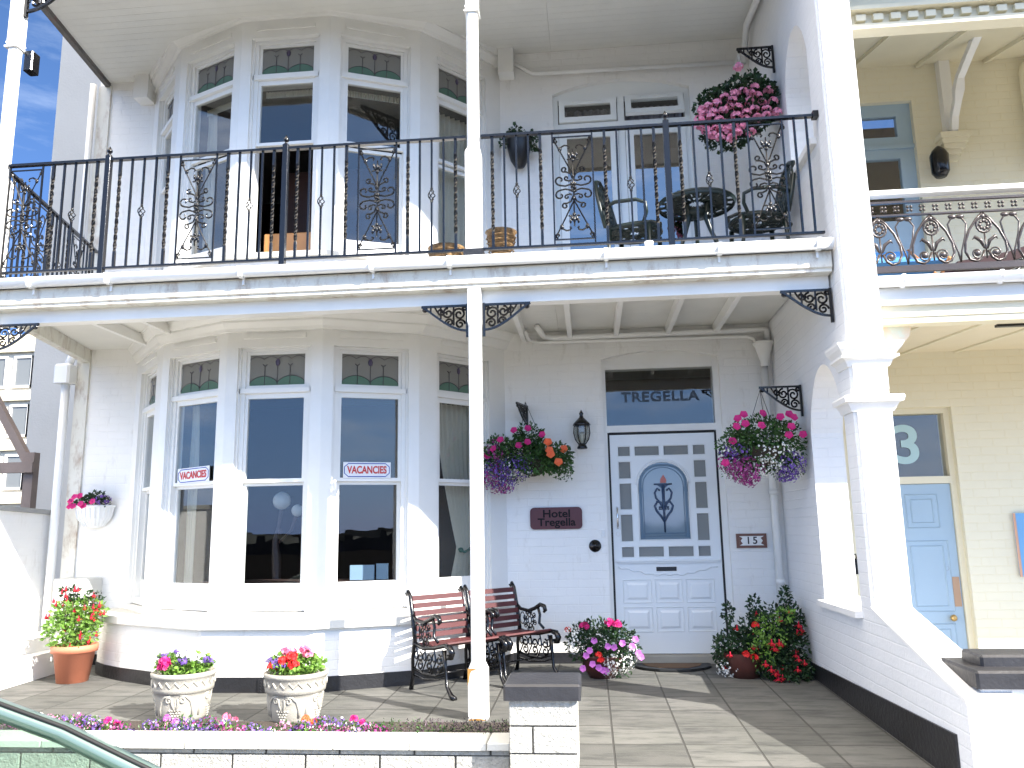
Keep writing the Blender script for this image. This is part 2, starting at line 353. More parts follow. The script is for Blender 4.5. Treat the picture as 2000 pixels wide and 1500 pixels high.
# ================================================================== SETTING
g = MB(); S = 1500; g.box(-S, S, -S, S, -1.2, -.80); obj('ground', g, GRND, kind='structure')
g = MB(); g.box(-60, 60, -12, -4.75, -.796, -.75); obj('road', g, ASPH, kind='structure')
g = MB(); g.box(-60, 60, -4.74, -3.31, -.79, -.62); obj('pavement', g, PAVE2, kind='structure')
g = MB(); g.bev(-60, 60, -4.86, -4.741, -.79, -.622, .015); obj('kerb', g, STON, kind='structure')
g = MB(); g.box(-60, 60, -14, -12.0, -.79, -.62); obj('far_pavement', g, PAVE2, kind='structure')
def zg(y): return -.065+.018*y
g = MB(); g.prism([(0.25, -.79), (-3.3, -.79), (-3.3, zg(-3.3)), (.25, zg(.25))], -.245, 2.014, 'x'); g.prism([(0.25, -.79), (-2.2, -.79), (-2.2, zg(-2.2)), (.25, zg(.25))], -5.6, -.245, 'x'); obj('terrace_paving', g, PAVE, kind='structure')
g = MB(); g.prism([(.2, -.79), (-3.3, -.79), (-3.3, zg(-3.3)), (.2, zg(.2))], 2.26, 8, 'x'); obj('neighbour_path', g, PAVE2, kind='structure')
# land across the road, seen only in the window panes
g = MB(); pts = [(-140, -.8)]
for i in range(71): x = -140+4*i; q_ = random.uniform(-.1, .9); pts += [(x, .2+.25*sin(i*.35)+q_), (x+1.2, .2+q_), (x+1.3, .9+q_), (x+1.9, .9+q_), (x+2, .3+q_), (x+3, random.uniform(.2, 1.3))]
pts.append((140, -.8)); g.prism(pts, -75, -68, 'y'); obj('hill', g, mat('dark hill', (.03, .035, .03), .9), kind='structure')

# ================================================================== HOTEL
XL, XR = -5.0, 2.015
H = thing('hotel_building', 'white painted brick hotel front with two storey bay window, verandah and balcony', 'building', (-1.5, 0, -.07))
wl = MB()
hs = [(-4.28, -.62, .45, 2.88), (-4.28, -.62, 3.55, 6.0), (.40, 1.52, -.3, 2.84), (0.0, 1.40, 3.16, 5.73)]
holes(wl, XL, XR, -.3, 11.5, hs, 0, .22)
# arched heads of the two door openings
def spand(mb, x0, x1, zs, zt, y0, y1, n=12):
    cx = (x0+x1)/2; hw = (x1-x0)/2
    cur = [(x0+(x1-x0)*i/n, zs+(zt-zs)*(1-((x0+(x1-x0)*i/n-cx)/hw)**2)) for i in range(n+1)]
    for (a, za), (b, zb) in zip(cur, cur[1:]):
        mb.add([(a,y0,za),(b,y0,zb),(b,y0,zt),(a,y0,zt),(a,y1,za),(b,y1,zb),(b,y1,zt),(a,y1,zt)], [(0,1,2,3),(4,7,6,5),(0,4,5,1)])
spand(wl, .40, 1.52, 2.765, 2.84, 0, .1); spand(wl, 0.0, 1.40, 5.60, 5.73, 0, .1)
obj('wall', wl, WBR, H)
b = MB(); b.box(XL, XL+.22, .22, 2.49, -.3, 11.5); b.box(XL, XR, .22, 9, 11.45, 11.5); obj('side_wall', b, GREY, H)
# interior shell
b = MB(); 
for z0, z1 in ((.12, 2.93), (3.24, 6.05)):
    b.box(-4.78, .30, 3.4, 3.5, z0, z1); b.box(-4.78, -4.7, .22, 3.4, z0, z1); b.box(-.30, -.22, .22, 3.4, z0, z1)
b.box(-.22, 2.0, 1.9, 2.0, -.3, 2.9); b.box(-.22, 2.0, 2.2, 2.3, 3.1, 6)
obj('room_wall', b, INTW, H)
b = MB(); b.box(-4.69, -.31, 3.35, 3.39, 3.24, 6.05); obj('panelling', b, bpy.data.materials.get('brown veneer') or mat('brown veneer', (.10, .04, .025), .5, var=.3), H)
b = MB(); b.bev(-3.1, -1.75, .6, .9, 3.24, 5.2, .01); obj('wardrobe', b, bpy.data.materials['brown veneer'], label='brown wardrobe standing behind the open upstairs bay window', cat='wardrobe')
b = MB()
for z in (.05, 3.17): b.box(-4.78, 2.0, .22, 3.5, z, z+.06); b.prism([(-4.2, .22), (-3.62, -.7), (-2.85, -1.0), (-2.05, -1.0), (-1.28, -.7), (-.7, .22)], z, z+.06)
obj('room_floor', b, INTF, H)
b = MB()
for z in (2.93, 6.07): b.box(-4.78, 2.0, .22, 3.5, z, z+.1); b.prism([(-4.2, .22), (-3.62, -.7), (-2.85, -1.0), (-2.05, -1.0), (-1.28, -.7), (-.7, .22)], z, z+.05)
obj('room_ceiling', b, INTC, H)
# corner quoin strip and black plinth
b = MB(); b.box(-5.0, -4.86, -.022, 0, -.3, 6.05); obj('corner_strip', b, WOLD, H)
b = MB(); b.box(-4.95, -4.40, -.025, 0, -.3, .03); b.box(-.50, .38, -.02, 0, -.3, .03); b.box(1.54, 2.0, -.02, 0, -.3, .03); obj('plinth', b, BLK, H)

# ---- bay
xc = -2.45
def bayv(o=0): return [(xc-1.90-o*.8, 0), (xc-1.21-o*.9, -.75-o*.55), (xc-.43-o*.25, -1.09-o), (xc+.43+o*.25, -1.09-o), (xc+1.21+o*.9, -.75-o*.55), (xc+1.90+o*.8, 0)]
V = bayv()
def facetM(i):
    a = Vector((*V[i], 0)); c = Vector((*V[i+1], 0)); mid = (a+c)/2; d = (c-a); L = d.length; d.normalize()
    M = Matrix.Identity(4); M.col[0][:3] = d; M.col[1][:3] = Vector((-d.y, d.x, 0)); M.col[2][:3] = (0, 0, 1); M.col[3][:3] = mid
    return M, L          # local x along the facet, -y outward, z up
def ring(mb, o0, o1, z0, z1, back=True):  # band round the bay: bottom offset o0, top offset o1
    A = bayv(o0); B = bayv(o1); n = 6
    vs = [(x, y, z0) for x, y in A]+[(x, y, z1) for x, y in B]+[(x, y, z0) for x, y in bayv(-.1)]+[(x, y, z1) for x, y in bayv(-.1)]
    fs = []
    for i in range(n-1): fs += [(i, i+1, 7+i, 6+i), (6+i, 7+i, 19+i, 18+i), (12+i, 13+i, i+1, i)]
    mb.add(vs, fs)
def bay(sill, head, top, mull, name, deckz):
    pm = MB()
    for i in range(5):
        M, L = facetM(i); wo = .66 if i in (1, 2, 3) else .62
        pm.M = M; hw = L/2
        pm.box(-hw, -wo/2, 0, .16, sill, top); pm.box(wo/2, hw, 0, .16, sill, top); pm.box(-wo/2, wo/2, 0, .16, head, top)
        # moulded pier edge
        for s_ in (-1, 1): pm.box(min(s_*wo/2, s_*(wo/2-.018)), max(s_*wo/2, s_*(wo/2-.018)), .03, .16, sill+.06, head-.001)
        pm.box(-wo/2+.05, wo/2-.05, -.012, 0, head+.075, head+.115)
    pm.M = Matrix.Identity(4); obj('bay_pier', pm, WPT, H)
bay(.46, 2.76, 3.06, None, 'lower', 0)
bay(3.56, 5.75, 6.09, None, 'upper', 3.2)
c = MB(); ring(c, .03, .04, 2.90, 2.925); ring(c, .04, .075, 2.925, 2.97); ring(c, .075, .075, 2.97, 2.99); ring(c, .09, .14, 2.99, 3.05); ring(c, .15, .15, 3.05, 3.08)
obj('cornice', c, WPT, H)
c = MB(); ring(c, .03, .04, 5.93, 5.95); ring(c, .04, .09, 5.95, 6.0); ring(c, .10, .10, 6.0, 6.03); ring(c, .12, .16, 6.03, 6.085)
c.box(xc-2.06, xc-1.9, -.16, 0, 5.80, 6.08); c.box(xc+1.9, xc+2.06, -.16, 0, 5.80, 6.08)
obj('cornice', c, WPT, H)
# ground-floor base wall under the bay, curved at the left
basep = [(-4.46, 0), (-4.42, -.22), (-4.30, -.43), (-4.12, -.60), (-3.88, -.76), (-3.45, -.98), (-2.92, -1.24), (-1.98, -1.24), (-1.16, -.90), (-.62, -.30), (-.50, 0)]
def offp(P, o):
    R = []
    for i, p in enumerate(P):
        a = Vector(P[max(i-1, 0)]); c2 = Vector(P[min(i+1, len(P)-1)]); d = (c2-a).normalized(); R.append((p[0]+d.y*o, p[1]-d.x*o))
    return R
def wallring(P, z0, z1, t, m, name, cap=True, par=H, o=0):
    mb = MB(); A = offp(P, o); B = offp(P, -t); n = len(P)
    vs = [(*p, z0) for p in A]+[(*p, z1) for p in A]+[(*p, z0) for p in B]+[(*p, z1) for p in B]; fs = []
    for i in range(n-1): fs += [(i, i+1, n+i+1, n+i), (n+i, n+i+1, 3*n+i+1, 3*n+i), (2*n+i+1, 2*n+i, 3*n+i, 3*n+i+1), (2*n+i, 2*n+i+1, i+1, i)]
    mb.add(vs, fs); return obj(name, mb, m, par)
wallring(basep, -.3, .40, .25, WBR, 'bay_base_wall')
wallring(basep, -.3, .03, .2, BLK, 'bay_plinth', o=.008)
wallring(basep, .40, .463, .5, COPE, 'bay_sill', o=.05)
wallring([(x, y) for x, y in bayv(.02)], 3.10, 3.56, .2, WREN, 'upper_bay_base')
wallring([(x, y) for x, y in bayv(.02)], 3.56, 3.60, .3, COPE, 'upper_bay_sill', o=.05)
# air brick in the bay plinth
b = MB(); b.box(-2.42, -2.14, -1.262, -1.249, -.09, .02)
for k in range(9):
    for j in range(4): b.box(-2.405+k*.029, -2.392+k*.029, -1.268, -1.262, -.08+j*.023, -.068+j*.023)
obj('air_brick', b, BLK, H)

def sashwin(i, up):
    M, L = facetM(i); wo = .66 if i in (1, 2, 3) else .62; hw = wo/2-.018
    if not up: z = dict(bot=.52, top=2.76, st=(2.431, 2.706), us=(1.614, 2.313), ls=(.739, 1.557), br=.62)
    else: z = dict(bot=3.60, top=5.75, st=(5.42, 5.685), us=(4.719, 5.299), ls=(3.775, 4.645), br=3.70)
    gw = .25 if i in (1, 2, 3) else .235
    f = MB(M)
    fr = hw-.035
    f.box(-hw, -fr, .05, .15, z['bot'], z['top']); f.box(fr, hw, .05, .15, z['bot'], z['top']); f.box(-fr, fr, .05, .15, z['st'][1]+.03, z['top'])
    f.box(-hw-.01, hw+.01, .03, .15, z['us'][1]+.045, z['st'][0]-.03); f.box(-fr, fr, .05, .149, z['bot'], z['br']-.05)
    f.prism([(-.0, z['bot']-.055), (.15, z['bot']-.055), (.15, z['bot']), (.0, z['bot']-.015)], -wo/2+.001, wo/2-.001, 'x')
    W = obj('window', f, WPT, H)
    def sash(z0, z1, rb, rt_, y, nm, openup=0):
        s_ = MB(M)
        s_.box(-fr, -gw, y, y+.035, z0-rb, z1+rt_); s_.box(gw, fr, y, y+.035, z0-rb, z1+rt_)
        s_.box(-gw, gw, y, y+.035, z0-rb, z0); s_.box(-gw, gw, y, y+.035, z1, z1+rt_)
        obj('sash', s_, WPT, W)
        p = MB(M); p.box(-gw-.002, gw+.002, y+.014, y+.02, z0-.002, z1+.002); obj('pane', p, nm, W)
    sash(z['us'][0], z['us'][1], .03, .045, .065, GLS)
    if not (up and i == 2): sash(z['ls'][0], z['ls'][1], z['ls'][0]-z['br']+.05, .03, .102, GLS)
    # leaded toplight
    a, b_ = z['st']; s_ = MB(M); y = .07
    s_.box(-fr, -gw, y, y+.035, a-.03, b_+.03); s_.box(gw, fr, y, y+.035, a-.03, b_+.03); s_.box(-gw, gw, y, y+.035, a-.03, a); s_.box(-gw, gw, y, y+.035, b_, b_+.03)
    obj('toplight', s_, WPT, W)
    p = MB(M); p.box(-gw, gw, y+.012, y+.018, a, b_); st = obj('stained_glass', p, GLST, W)
    p = MB(M); n = 40; h = .062
    cur = [(-gw+2*gw*k/n, a+.02+h*abs(sin((k/n)*pi*2.0+pi/2))**1.0*.9) for k in range(n+1)]
    cur = [(x, a+.022+h*abs(sin(x/gw*pi))**.62) for x, _ in cur]
    p.prism([(-gw, a)]+cur+[(gw, a)], y+.007, y+.0115, 'y'); obj('green_glass', p, GLGR, W)
    p = MB(M); p.tube([(x, y+.006, zz) for x, zz in cur], .003, 4)
    for xx, hh in ((-.115, .19), (0, .21), (.115, .19)):
        p.tube([(xx, y+.006, a), (xx, y+.006, a+hh-.02)], .003, 4)
        p.tube([(xx-.02, y+.006, a+hh), (xx, y+.006, a+hh-.018), (xx+.02, y+.006, a+hh)], .0035, 4)
    zt = b_-.012
    p.tube([(-gw+2*gw*k/24, y+.006, zt-.028+.026*abs(sin(k/24*pi*4))) for k in range(25)], .0025, 4)
    obj('leading', p, LEAD, W)
    p = MB(M); p.ball((0, y+.007, a+.205), (.021, .005, .034), 8); obj('tulip', p, PURP, W)
    return W
for up_ in (0, 1):
    for i in range(5): sashwin(i, up_)

# ---- front door
Wd = MB(); y0 = .075
Wd.box(.40, .434, y0-.015, .2, -.02, 2.86); Wd.box(1.466, 1.52, y0-.015, .2, -.02, 2.86); Wd.box(.434, 1.466, y0-.015, .2, 2.055, 2.12); Wd.box(.434, 1.466, y0, .2, 2.675, 2.84)
obj('door_frame', Wd, WPT, H)
b = MB(); b.box(.434, 1.466, y0+.03, y0+.06, 0, 2.055); b.box(.434, .452, y0-.004, y0+.03, 0, 2.05); b.box(1.448, 1.466, y0-.004, y0+.03, 0, 2.05); b.box(.452, 1.448, y0-.004, y0+.03, 2.036, 2.0549)
obj('door_gap', b, RUBB, H)  # black strips stand in for the shade in the gap round the leaf
X0, ZD = .454, .005; Wdt = .992
def dx(u): return X0+u*Wdt
hl = []
for u0, u1 in ((.075, .19), (.235, .468), (.512, .745), (.79, .905)):
    hl.append((u0, u1, 1.824, 1.916)); hl.append((u0, u1, .873, .97))
for z0, z1 in ((1.61, 1.77), (1.318, 1.563), (1.02, 1.27)):
    hl.append((.075, .19, z0, z1)); hl.append((.79, .905, z0, z1))
cg = (.25, .73, 1.03, 1.765)
D = MB(); holes(D, dx(0), dx(1), ZD, 2.03, [(dx(a), dx(b_), z0, z1) for a, b_, z0, z1 in hl+[cg]]+[(dx(.39), dx(.58), .742, .782)], y0, y0+.028)
# arched top corners of the central light
cu = [(dx(.49)+.238*cos(a), 1.55+.215*sin(a)) for a in [pi*k/16 for k in range(17)]]
for (a, za), (b_, zb) in zip(cu, cu[1:]):
    D.add([(a,y0,za),(b_,y0,zb),(b_,y0,1.7655),(a,y0,1.7655),(a,y0+.028,za),(b_,y0+.028,zb)], [(0,1,2,3),(0,4,5,1)])
D.box(dx(.02), dx(.98), y0-.03, y0, .834, .852); D.box(dx(.04), dx(.96), y0-.018, y0, .818, .834)
D.tube([(dx(.04+.92*k/40), y0-.004, .80-(.088 if abs(k/20-1) < .34 else .088-.11*(abs(k/20-1)-.34))-.008*sin(k*1.3)) for k in range(41)], .006, 5)
door = obj('door', D, DOORW, H)
P_ = MB()
for r in ((.20, .417), (.46, .667)):
    for u0, u1 in ((.075, .335), (.375, .62), (.66, .915)):
        x0, x1 = dx(u0), dx(u1)
        P_.tube([(x0, y0, r[0]), (x1, y0, r[0]), (x1, y0, r[1]), (x0, y0, r[1])], .007, 4, closed=True)
        a = .028; P_.add([(x0+a,y0-.001,r[0]+a),(x1-a,y0-.001,r[0]+a),(x1-a,y0-.001,r[1]-a),(x0+a,y0-.001,r[1]-a),(x0+a+.02,y0-.010,r[0]+a+.02),(x1-a-.02,y0-.010,r[0]+a+.02),(x1-a-.02,y0-.010,r[1]-a-.02),(x0+a+.02,y0-.010,r[1]-a-.02)],
              [(4,5,6,7),(0,1,5,4),(1,2,6,5),(2,3,7,6),(3,0,4,7)])
obj('door_panel', P_, DOORW, door)
for a, b_, z0, z1 in hl:
    p = MB(); p.box(dx(a)-.003, dx(b_)+.003, y0+.012, y0+.016, z0-.003, z1+.003); obj('obscure_pane', p, GLR, door)
for a, b_, z0, z1 in hl+[cg]:
    pass
p = MB()
for a, b_, z0, z1 in hl: p.tube([(dx(a), y0, z0), (dx(b_), y0, z0), (dx(b_), y0, z1), (dx(a), y0, z1)], .005, 4, closed=True)
p.tube([(dx(.25), y0, 1.03), (dx(.73), y0, 1.03), (dx(.73), y0, 1.55)]+[(x, y0, z) for x, z in cu]+[(dx(.25), y0, 1.55)], .008, 6, closed=True)
p.tube([(dx(.235), y0, 1.55)]+[(dx(.49)+(x-dx(.49))*1.08, y0, 1.55+(z-1.55)*1.08) for x, z in cu[::-1]]+[(dx(.745), y0, 1.55)], .006, 5)
obj('glazing_bead', p, DOORW, door)
p = MB(); p.box(dx(.248), dx(.732), y0+.012, y0+.016, 1.028, 1.767); ep = obj('etched_pane', p, GLD, door)
# torch motif
DB = mat('dark blue etching', (.03, .06, .12), .4); LB = mat('blue grey etching', (.10, .17, .24), .4); yt = y0+.008; tx = dx(.49)
p = MB()
for s_ in (-1, 1):
    q = [(tx+s_*x, yt, z) for x, z in [(.0, 1.20), (.03, 1.25), (.07, 1.30), (.085, 1.345), (.06, 1.385), (.025, 1.38), (.02, 1.34), (.045, 1.33)]]
    p.tube(q, .0115, 5)
    q = [(tx+s_*x, yt, z) for x, z in [(.008, 1.32), (.03, 1.37), (.07, 1.42), (.08, 1.47), (.055, 1.51), (.03, 1.49)]]
    p.tube(q, .0105, 5)
p.tube([(tx, yt, 1.10), (tx, yt, 1.54)], [.008]+[.017], 6); p.tube([(tx-.085, yt, 1.55), (tx+.085, yt, 1.55)], .008, 5); p.prism([(tx-.06, 1.548), (tx+.06, 1.548), (tx+.02, 1.515), (tx-.02, 1.515)], yt-.004, yt+.002, 'y')
p.tube([(tx-.05, yt, 1.315), (tx+.05, yt, 1.315)], .006, 5)
obj('torch_motif', p, DB, ep)
p = MB(); p.prism([(tx-.025, 1.562), (tx+.03, 1.562), (tx+.035, 1.59), (tx+.008, 1.64), (tx-.02, 1.60)], yt-.003, yt+.002, 'y'); obj('flame_motif', p, mat('pale red glass', (.45, .13, .10), .4), ep)
p = MB(); R = .05
q = [(tx-.19, yt, 1.05), (tx-.19, yt, 1.52)]+[(tx-.19*cos(a), yt, 1.54+.17*sin(a)) for a in [pi*k/14 for k in range(15)]]+[(tx+.19, yt, 1.05)]
p.tube(q, .0035, 4); p.tube([(tx-.23, yt, 1.09), (tx+.23, yt, 1.09)], .003, 4); p.tube([(tx-.23, yt, 1.065), (tx+.23, yt, 1.065)], .003, 4)
q2 = [(x+(-.022 if x < tx else .022), y_, z+(.022 if z > 1.54 else 0)) for x, y_, z in q]; p.tube(q2, .010, 4, flat=.2)
for s_ in (-1, 1):
    for zz in (1.50, 1.07): p.box(tx+s_*.21-.02, tx+s_*.21+.02, yt, yt+.003, zz-.02, zz+.02)
obj('border_line', p, LB, ep)
b = MB(); b.box(dx(.395), dx(.575), y0+.02, y0+.026, .745, .779); obj('letterbox', b, PLBK, door)
b = MB(); b.tube([(dx(.045), y0-.002, 1.34), (dx(.045), y0-.05, 1.325), (dx(.045), y0-.05, 1.16), (dx(.045), y0-.002, 1.145)], .008, 6); obj('handle', b, CHRM, door)
b = MB(); b.lathe([(0, -.012), (.016, -.01), (.02, 0)], (dx(.045), y0-.002, 1.09), 12, ax=Matrix.Rotation(pi/2, 3, 'X')); obj('lock', b, BRAS, door)
tw = MB(); tw.box(.434, 1.466, y0+.03, y0+.036, 2.12, 2.675); T_ = obj('transom_pane', tw, GLS, H)
text('lettering', 'TREGELLA', .135, mat('faded transom lettering', (.035, .05, .075), .5), T_, (.955, y0+.026, 2.395), .0015, .0035, sx=1.12, sp=1.1)
b = MB(); b.box(.36, 1.56, -.05, y0+.03, -.3, -.001); obj('doorstep', b, STON, H)

# ---- french door upstairs
F = MB(); yf = .06
F.box(0.0, .05, yf, .16, 3.1, 5.66); F.box(1.35, 1.40, yf, .16, 3.1, 5.66); F.box(.05, 1.35, yf, .16, 5.56, 5.73); F.box(.665, .735, yf, .16, 3.1, 5.56); F.box(.05, .665, yf, .16, 5.215, 5.29); F.box(.735, 1.35, yf, .16, 5.215, 5.29)
FD = obj('french_door', F, UPVC, H)
for x0, x1 in ((.05, .665), (.735, 1.35)):
    s_ = MB(); holes(s_, x0+.004, x1-.004, 3.12, 5.211, [(x0+.085, x1-.085, 3.25, 5.12)], yf-.02, yf+.03); lf = obj('leaf', s_, UPVC, FD)
    p = MB(); p.box(x0+.08, x1-.08, yf+.002, yf+.008, 3.24, 5.125); obj('pane', p, glassmat('mirror blue pane', (.5, .5, .5), .24) if x0 < .1 else bpy.data.materials['mirror blue pane'], FD)
s_ = MB(); holes(s_, .06, .655, 5.30, 5.55, [(.12, .595, 5.355, 5.49)], yf-.025, yf+.02); s_.box(.20, .5, yf-.035, yf-.025, 5.515, 5.522); obj('vent_sash', s_, UPVC, FD)
p = MB(); p.box(.115, .60, yf-.002, yf+.003, 5.35, 5.495); obj('pane', p, GLS, FD)
Mv = Matrix.Translation((0, yf-.02, 5.56)) @ Matrix.Rotation(-.30, 4, 'X') @ Matrix.Translation((0, -yf+.02, -5.56))
s_ = MB(Mv); holes(s_, .745, 1.34, 5.31, 5.555, [(.805, 1.28, 5.365, 5.495)], yf-.025, yf+.02); s_.box(.9, 1.2, yf-.035, yf-.025, 5.515, 5.522); obj('vent_sash', s_, UPVC, FD)
p = MB(Mv); p.box(.80, 1.285, yf-.002, yf+.003, 5.36, 5.50); obj('pane', p, GLS, FD)
b = MB()
for k in range(60):
    x = .06+k*.0215; b.add([(x, .30+.02*sin(k*1.9), 5.24), (x+.0215, .30+.02*sin((k+1)*1.9), 5.24), (x+.0215, .30+.02*sin((k+1)*1.9), 5.56), (x, .30+.02*sin(k*1.9), 5.56)], [(0, 1, 2, 3)])
obj('net_curtain', b, mat('grey net', (.35, .32, .32), .8), FD)

# ---- verandah: beam, fascia, gutter, joists, deck, roof, posts
B = MB(); B.box(-5.6, 2.0, -1.985, -1.88, 2.808, 2.905); obj('beam', B, WPT, H)
B = MB(); B.prism([(-1.9, 2.9051), (-2.085, 2.9051), (-2.085, 2.925), (-2.10, 2.935), (-2.10, 3.05), (-1.9, 3.05)], -5.6, 2.0, 'x'); obj('fascia', B, WOLD, H)
B = MB(); prof = [(-2.103, 3.118), (-2.103, 3.075), (-2.115, 3.055), (-2.145, 3.047), (-2.175, 3.055), (-2.19, 3.085), (-2.192, 3.118), (-2.186, 3.118), (-2.183, 3.09), (-2.17, 3.062), (-2.145, 3.055), (-2.12, 3.062), (-2.109, 3.08), (-2.109, 3.118)]
B.prism(prof, -5.6, 2.0, 'x', True); Gt = obj('gutter', B, WCLN, H)
for x in (-3.98, -3.35, -2.3, -1.3, -.72, .42, 1.22, 1.90):
    b = MB(); b.prism([(-2.102, 3.122), (-2.102, 3.068), (-2.115, 3.048), (-2.145, 3.039), (-2.179, 3.048), (-2.197, 3.084), (-2.198, 3.122)], x-.016, x+.016, 'x'); b.box(x-.008, x+.008, -2.115, -2.101, 3.00, 3.06); obj('gutter_clip', b, WCLN, Gt)
B = MB(); B.prism([(-4.95, 0), (-4.48, -2.0), (2.0, -2.0), (2.0, 0)], 3.062, 3.09); obj('deck_boards', B, SOFF, H)
B = MB(); B.add([(-4.95,-.001,3.10),(-4.48,-2.1,3.10),(2.0,-2.1,3.10),(2.0,-.001,3.10),(-4.95,-.001,3.24),(-4.48,-2.1,3.125),(2.0,-2.1,3.125),(2.0,-.001,3.24)], [(0,3,2,1),(4,5,6,7),(0,1,5,4),(1,2,6,5),(2,3,7,6)]); obj('deck_top', B, mat('balcony felt', (.5, .5, .5), .8, bump=.002, var=.1), H)
for x in [-4.0, -3.55, -.35, .105, .55, 1.045, 1.50]:
    b = MB(); b.box(x-.022, x+.022, -1.95, -.001, 2.97, 3.061); obj('joist', b, WPT, H)
b = MB(); b.add([(-4.95,-.001,2.93),(-4.48,-1.95,2.93),(-4.40,-1.95,2.93),(-4.87,-.001,2.93),(-4.95,-.001,3.061),(-4.48,-1.95,3.061),(-4.40,-1.95,3.061),(-4.87,-.001,3.061)], [(0,3,2,1),(0,1,5,4),(1,2,6,5),(2,3,7,6),(3,0,4,7),(4,5,6,7)]); obj('end_joist', b, WOLD, H)
B = MB(); zr, zf = 6.09, 5.83; yl = -2.15
B.add([(-4.88,0,zr),(-4.36,yl,zf),(2.0,yl,zf),(2.0,0,zr),(-4.88,0,zr+.14),(-4.36,yl,zf+.14),(2.0,yl,zf+.14),(2.0,0,zr+.14)], [(0,3,2,1),(4,5,6,7),(0,1,5,4),(1,2,6,5),(2,3,7,6)]); obj('soffit', B, SOFF, H)
B = MB(); B.add([(-4.93,0,zr-.05),(-4.41,yl,zf-.05),(-4.36,yl,zf-.05),(-4.88,0,zr-.05),(-4.93,0,zr+.1),(-4.41,yl,zf+.1),(-4.36,yl,zf+.1),(-4.88,0,zr+.1)], [(0,3,2,1),(4,5,6,7),(0,1,5,4),(2,3,7,6),(1,2,6,5)]); obj('verge_board', B, mat('grey mossy board', (.16, .15, .14), .8, bump=.003, bscale=30, var=.4, stain=(.2, .02, .02), samt=.4), H)
B = MB(); B.box(-4.36, 2.0, -2.19, -2.152, zf-.04, zf+.16); obj('roof_fascia', B, WOLD, H)
def chpoly(cx, cy, h, c_): return [(cx-h+c_, cy-h), (cx+h-c_, cy-h), (cx+h, cy-h+c_), (cx+h, cy+h-c_), (cx+h-c_, cy+h), (cx-h+c_, cy+h), (cx-h, cy+h-c_), (cx-h, cy-h+c_)]
def post(x, y, zb, zt, zsq0, zsq1, hs, ht, name='verandah_post'):
    p = MB(); P = [(zb, hs, .004), (zsq0, hs, .004), (zsq0+.05, ht, .02), (zsq1, ht, .02), (zsq1+.03, ht+.004, .003), (zt, ht+.004, .003)]
    vs = []; fs = []
    for z, h, c_ in P: vs += [(*q, z) for q in chpoly(x, y, h, c_)]
    for r in range(len(P)-1):
        for k in range(8): fs.append((r*8+k, r*8+(k+1) % 8, r*8+8+(k+1) % 8, r*8+8+k))
    fs += [tuple(range(7, -1, -1)), tuple(range(len(vs)-8, len(vs)))]
    p.add(vs, fs); return obj(name, p, WPT, H)
for x in (-.552, -4.40):
    post(x, -2.03, zg(-2.02)-.01, 2.904, .22, 2.62, .064, .046)
    post(x, -2.03, 3.10, 5.86, 3.98, 5.16, .060, .045)
    b = MB(); b.box(x-.058, x+.058, -2.09, -1.97, 5.16, 5.175); b.box(x-.052, x+.052, -2.083, -1.977, 5.20, 5.215); obj('post_collar', b, WPT, H)
    b = MB(); b.box(x-.072, x+.072, -2.105, -1.955, 3.12, 3.20); obj('post_shoe', b, BLK, H)
b = MB(); b.prism([(-.617, .232), (-.588, .236), (-.55, .226), (-.588, .219), (-.60, .20), (-.610, .14), (-.617, .12)], -2.0965, -2.0941, 'y'); b.prism([(-.61, -.09), (-.55, -.085), (-.50, -.092), (-.49, -.099), (-.61, -.10)], -2.0965, -2.0941, 'y'); obj('rust_stain', b, mat('rust', (.38, .20, .05), .8, var=.4), H)
# cast iron spandrel bracket in a local frame: x away from the support, z down
def bracket_mesh(M, w=.345, h=.19, r=.0098):
    b = MB(M)
    b.tube([(0, 0, 0), (w, 0, 0)], r*1.2, 4, ph=pi/4); b.tube([(0, 0, .012), (0, 0, -h-.05)], [r*1.4]*2, 4, ph=pi/4)
    hyp = [(w*(1-t), -h*(t**.72)*(1-.0*t)) for t in [k/12 for k in range(13)]]
    hyp = [(w-w*t, -h*sin(t*pi/2)**1.2-.0) for t in [k/14 for k in range(15)]]
    b.tube([(x, 0, z) for x, z in hyp], r*1.1, 4, ph=pi/4)
    b.tube([(x, 0, z) for x, z in spiral((w-.022, -.022), .02, .9, pi/2, 1, 10, .3)], r*.9, 4)
    for c_, rr, a, d, tn in (((.062, -.065), .05, 0, 1, 1.5), ((.055, -.14), .038, pi, -1, 1.4), ((.145, -.055), .042, pi/2, -1, 1.4), ((.135, -.125), .03, 0, 1, 1.3), ((.20, -.04), .03, pi, 1, 1.2), ((.02, -.025), .018, 0, 1, 1.1)):
        b.tube([(x*w/.345, 0, z*h/.19) for x, z in spiral(c_, rr, tn, a, d, 18, .2)], r*.8, 4)
    b.tube([(w*.30, 0, 0), (w*.30, 0, -h*.78)], r*.8, 4); b.tube([(w*.58, 0, 0), (w*.58, 0, -h*.5)], r*.7, 4)
    b.tube([(w*.72, 0, 0), (w*.66, 0, -h*.2), (w*.58, 0, -h*.38)], r*.7, 4); b.tube([(w*.8, 0, 0), (w*.8, 0, -h*.2)], r*.7, 4)
    return b
def BM(x, y, z, sx): return Matrix.Translation((x, y, z)) @ Matrix.Diagonal((sx, 1, 1, 1))
for x, sx in ((-.613, -1), (-.490, 1), (-4.34, 1), (1.998, -1)): obj('spandrel_bracket', bracket_mesh(BM(x, -2.0, 2.795, sx)), IRON, H)
for x, sx in ((-4.34, 1), (-.500, 1), (-.60, -1)): obj('spandrel_bracket', bracket_mesh(BM(x, -2.03, 5.83, sx), .5, .32, .014), IRON, H)
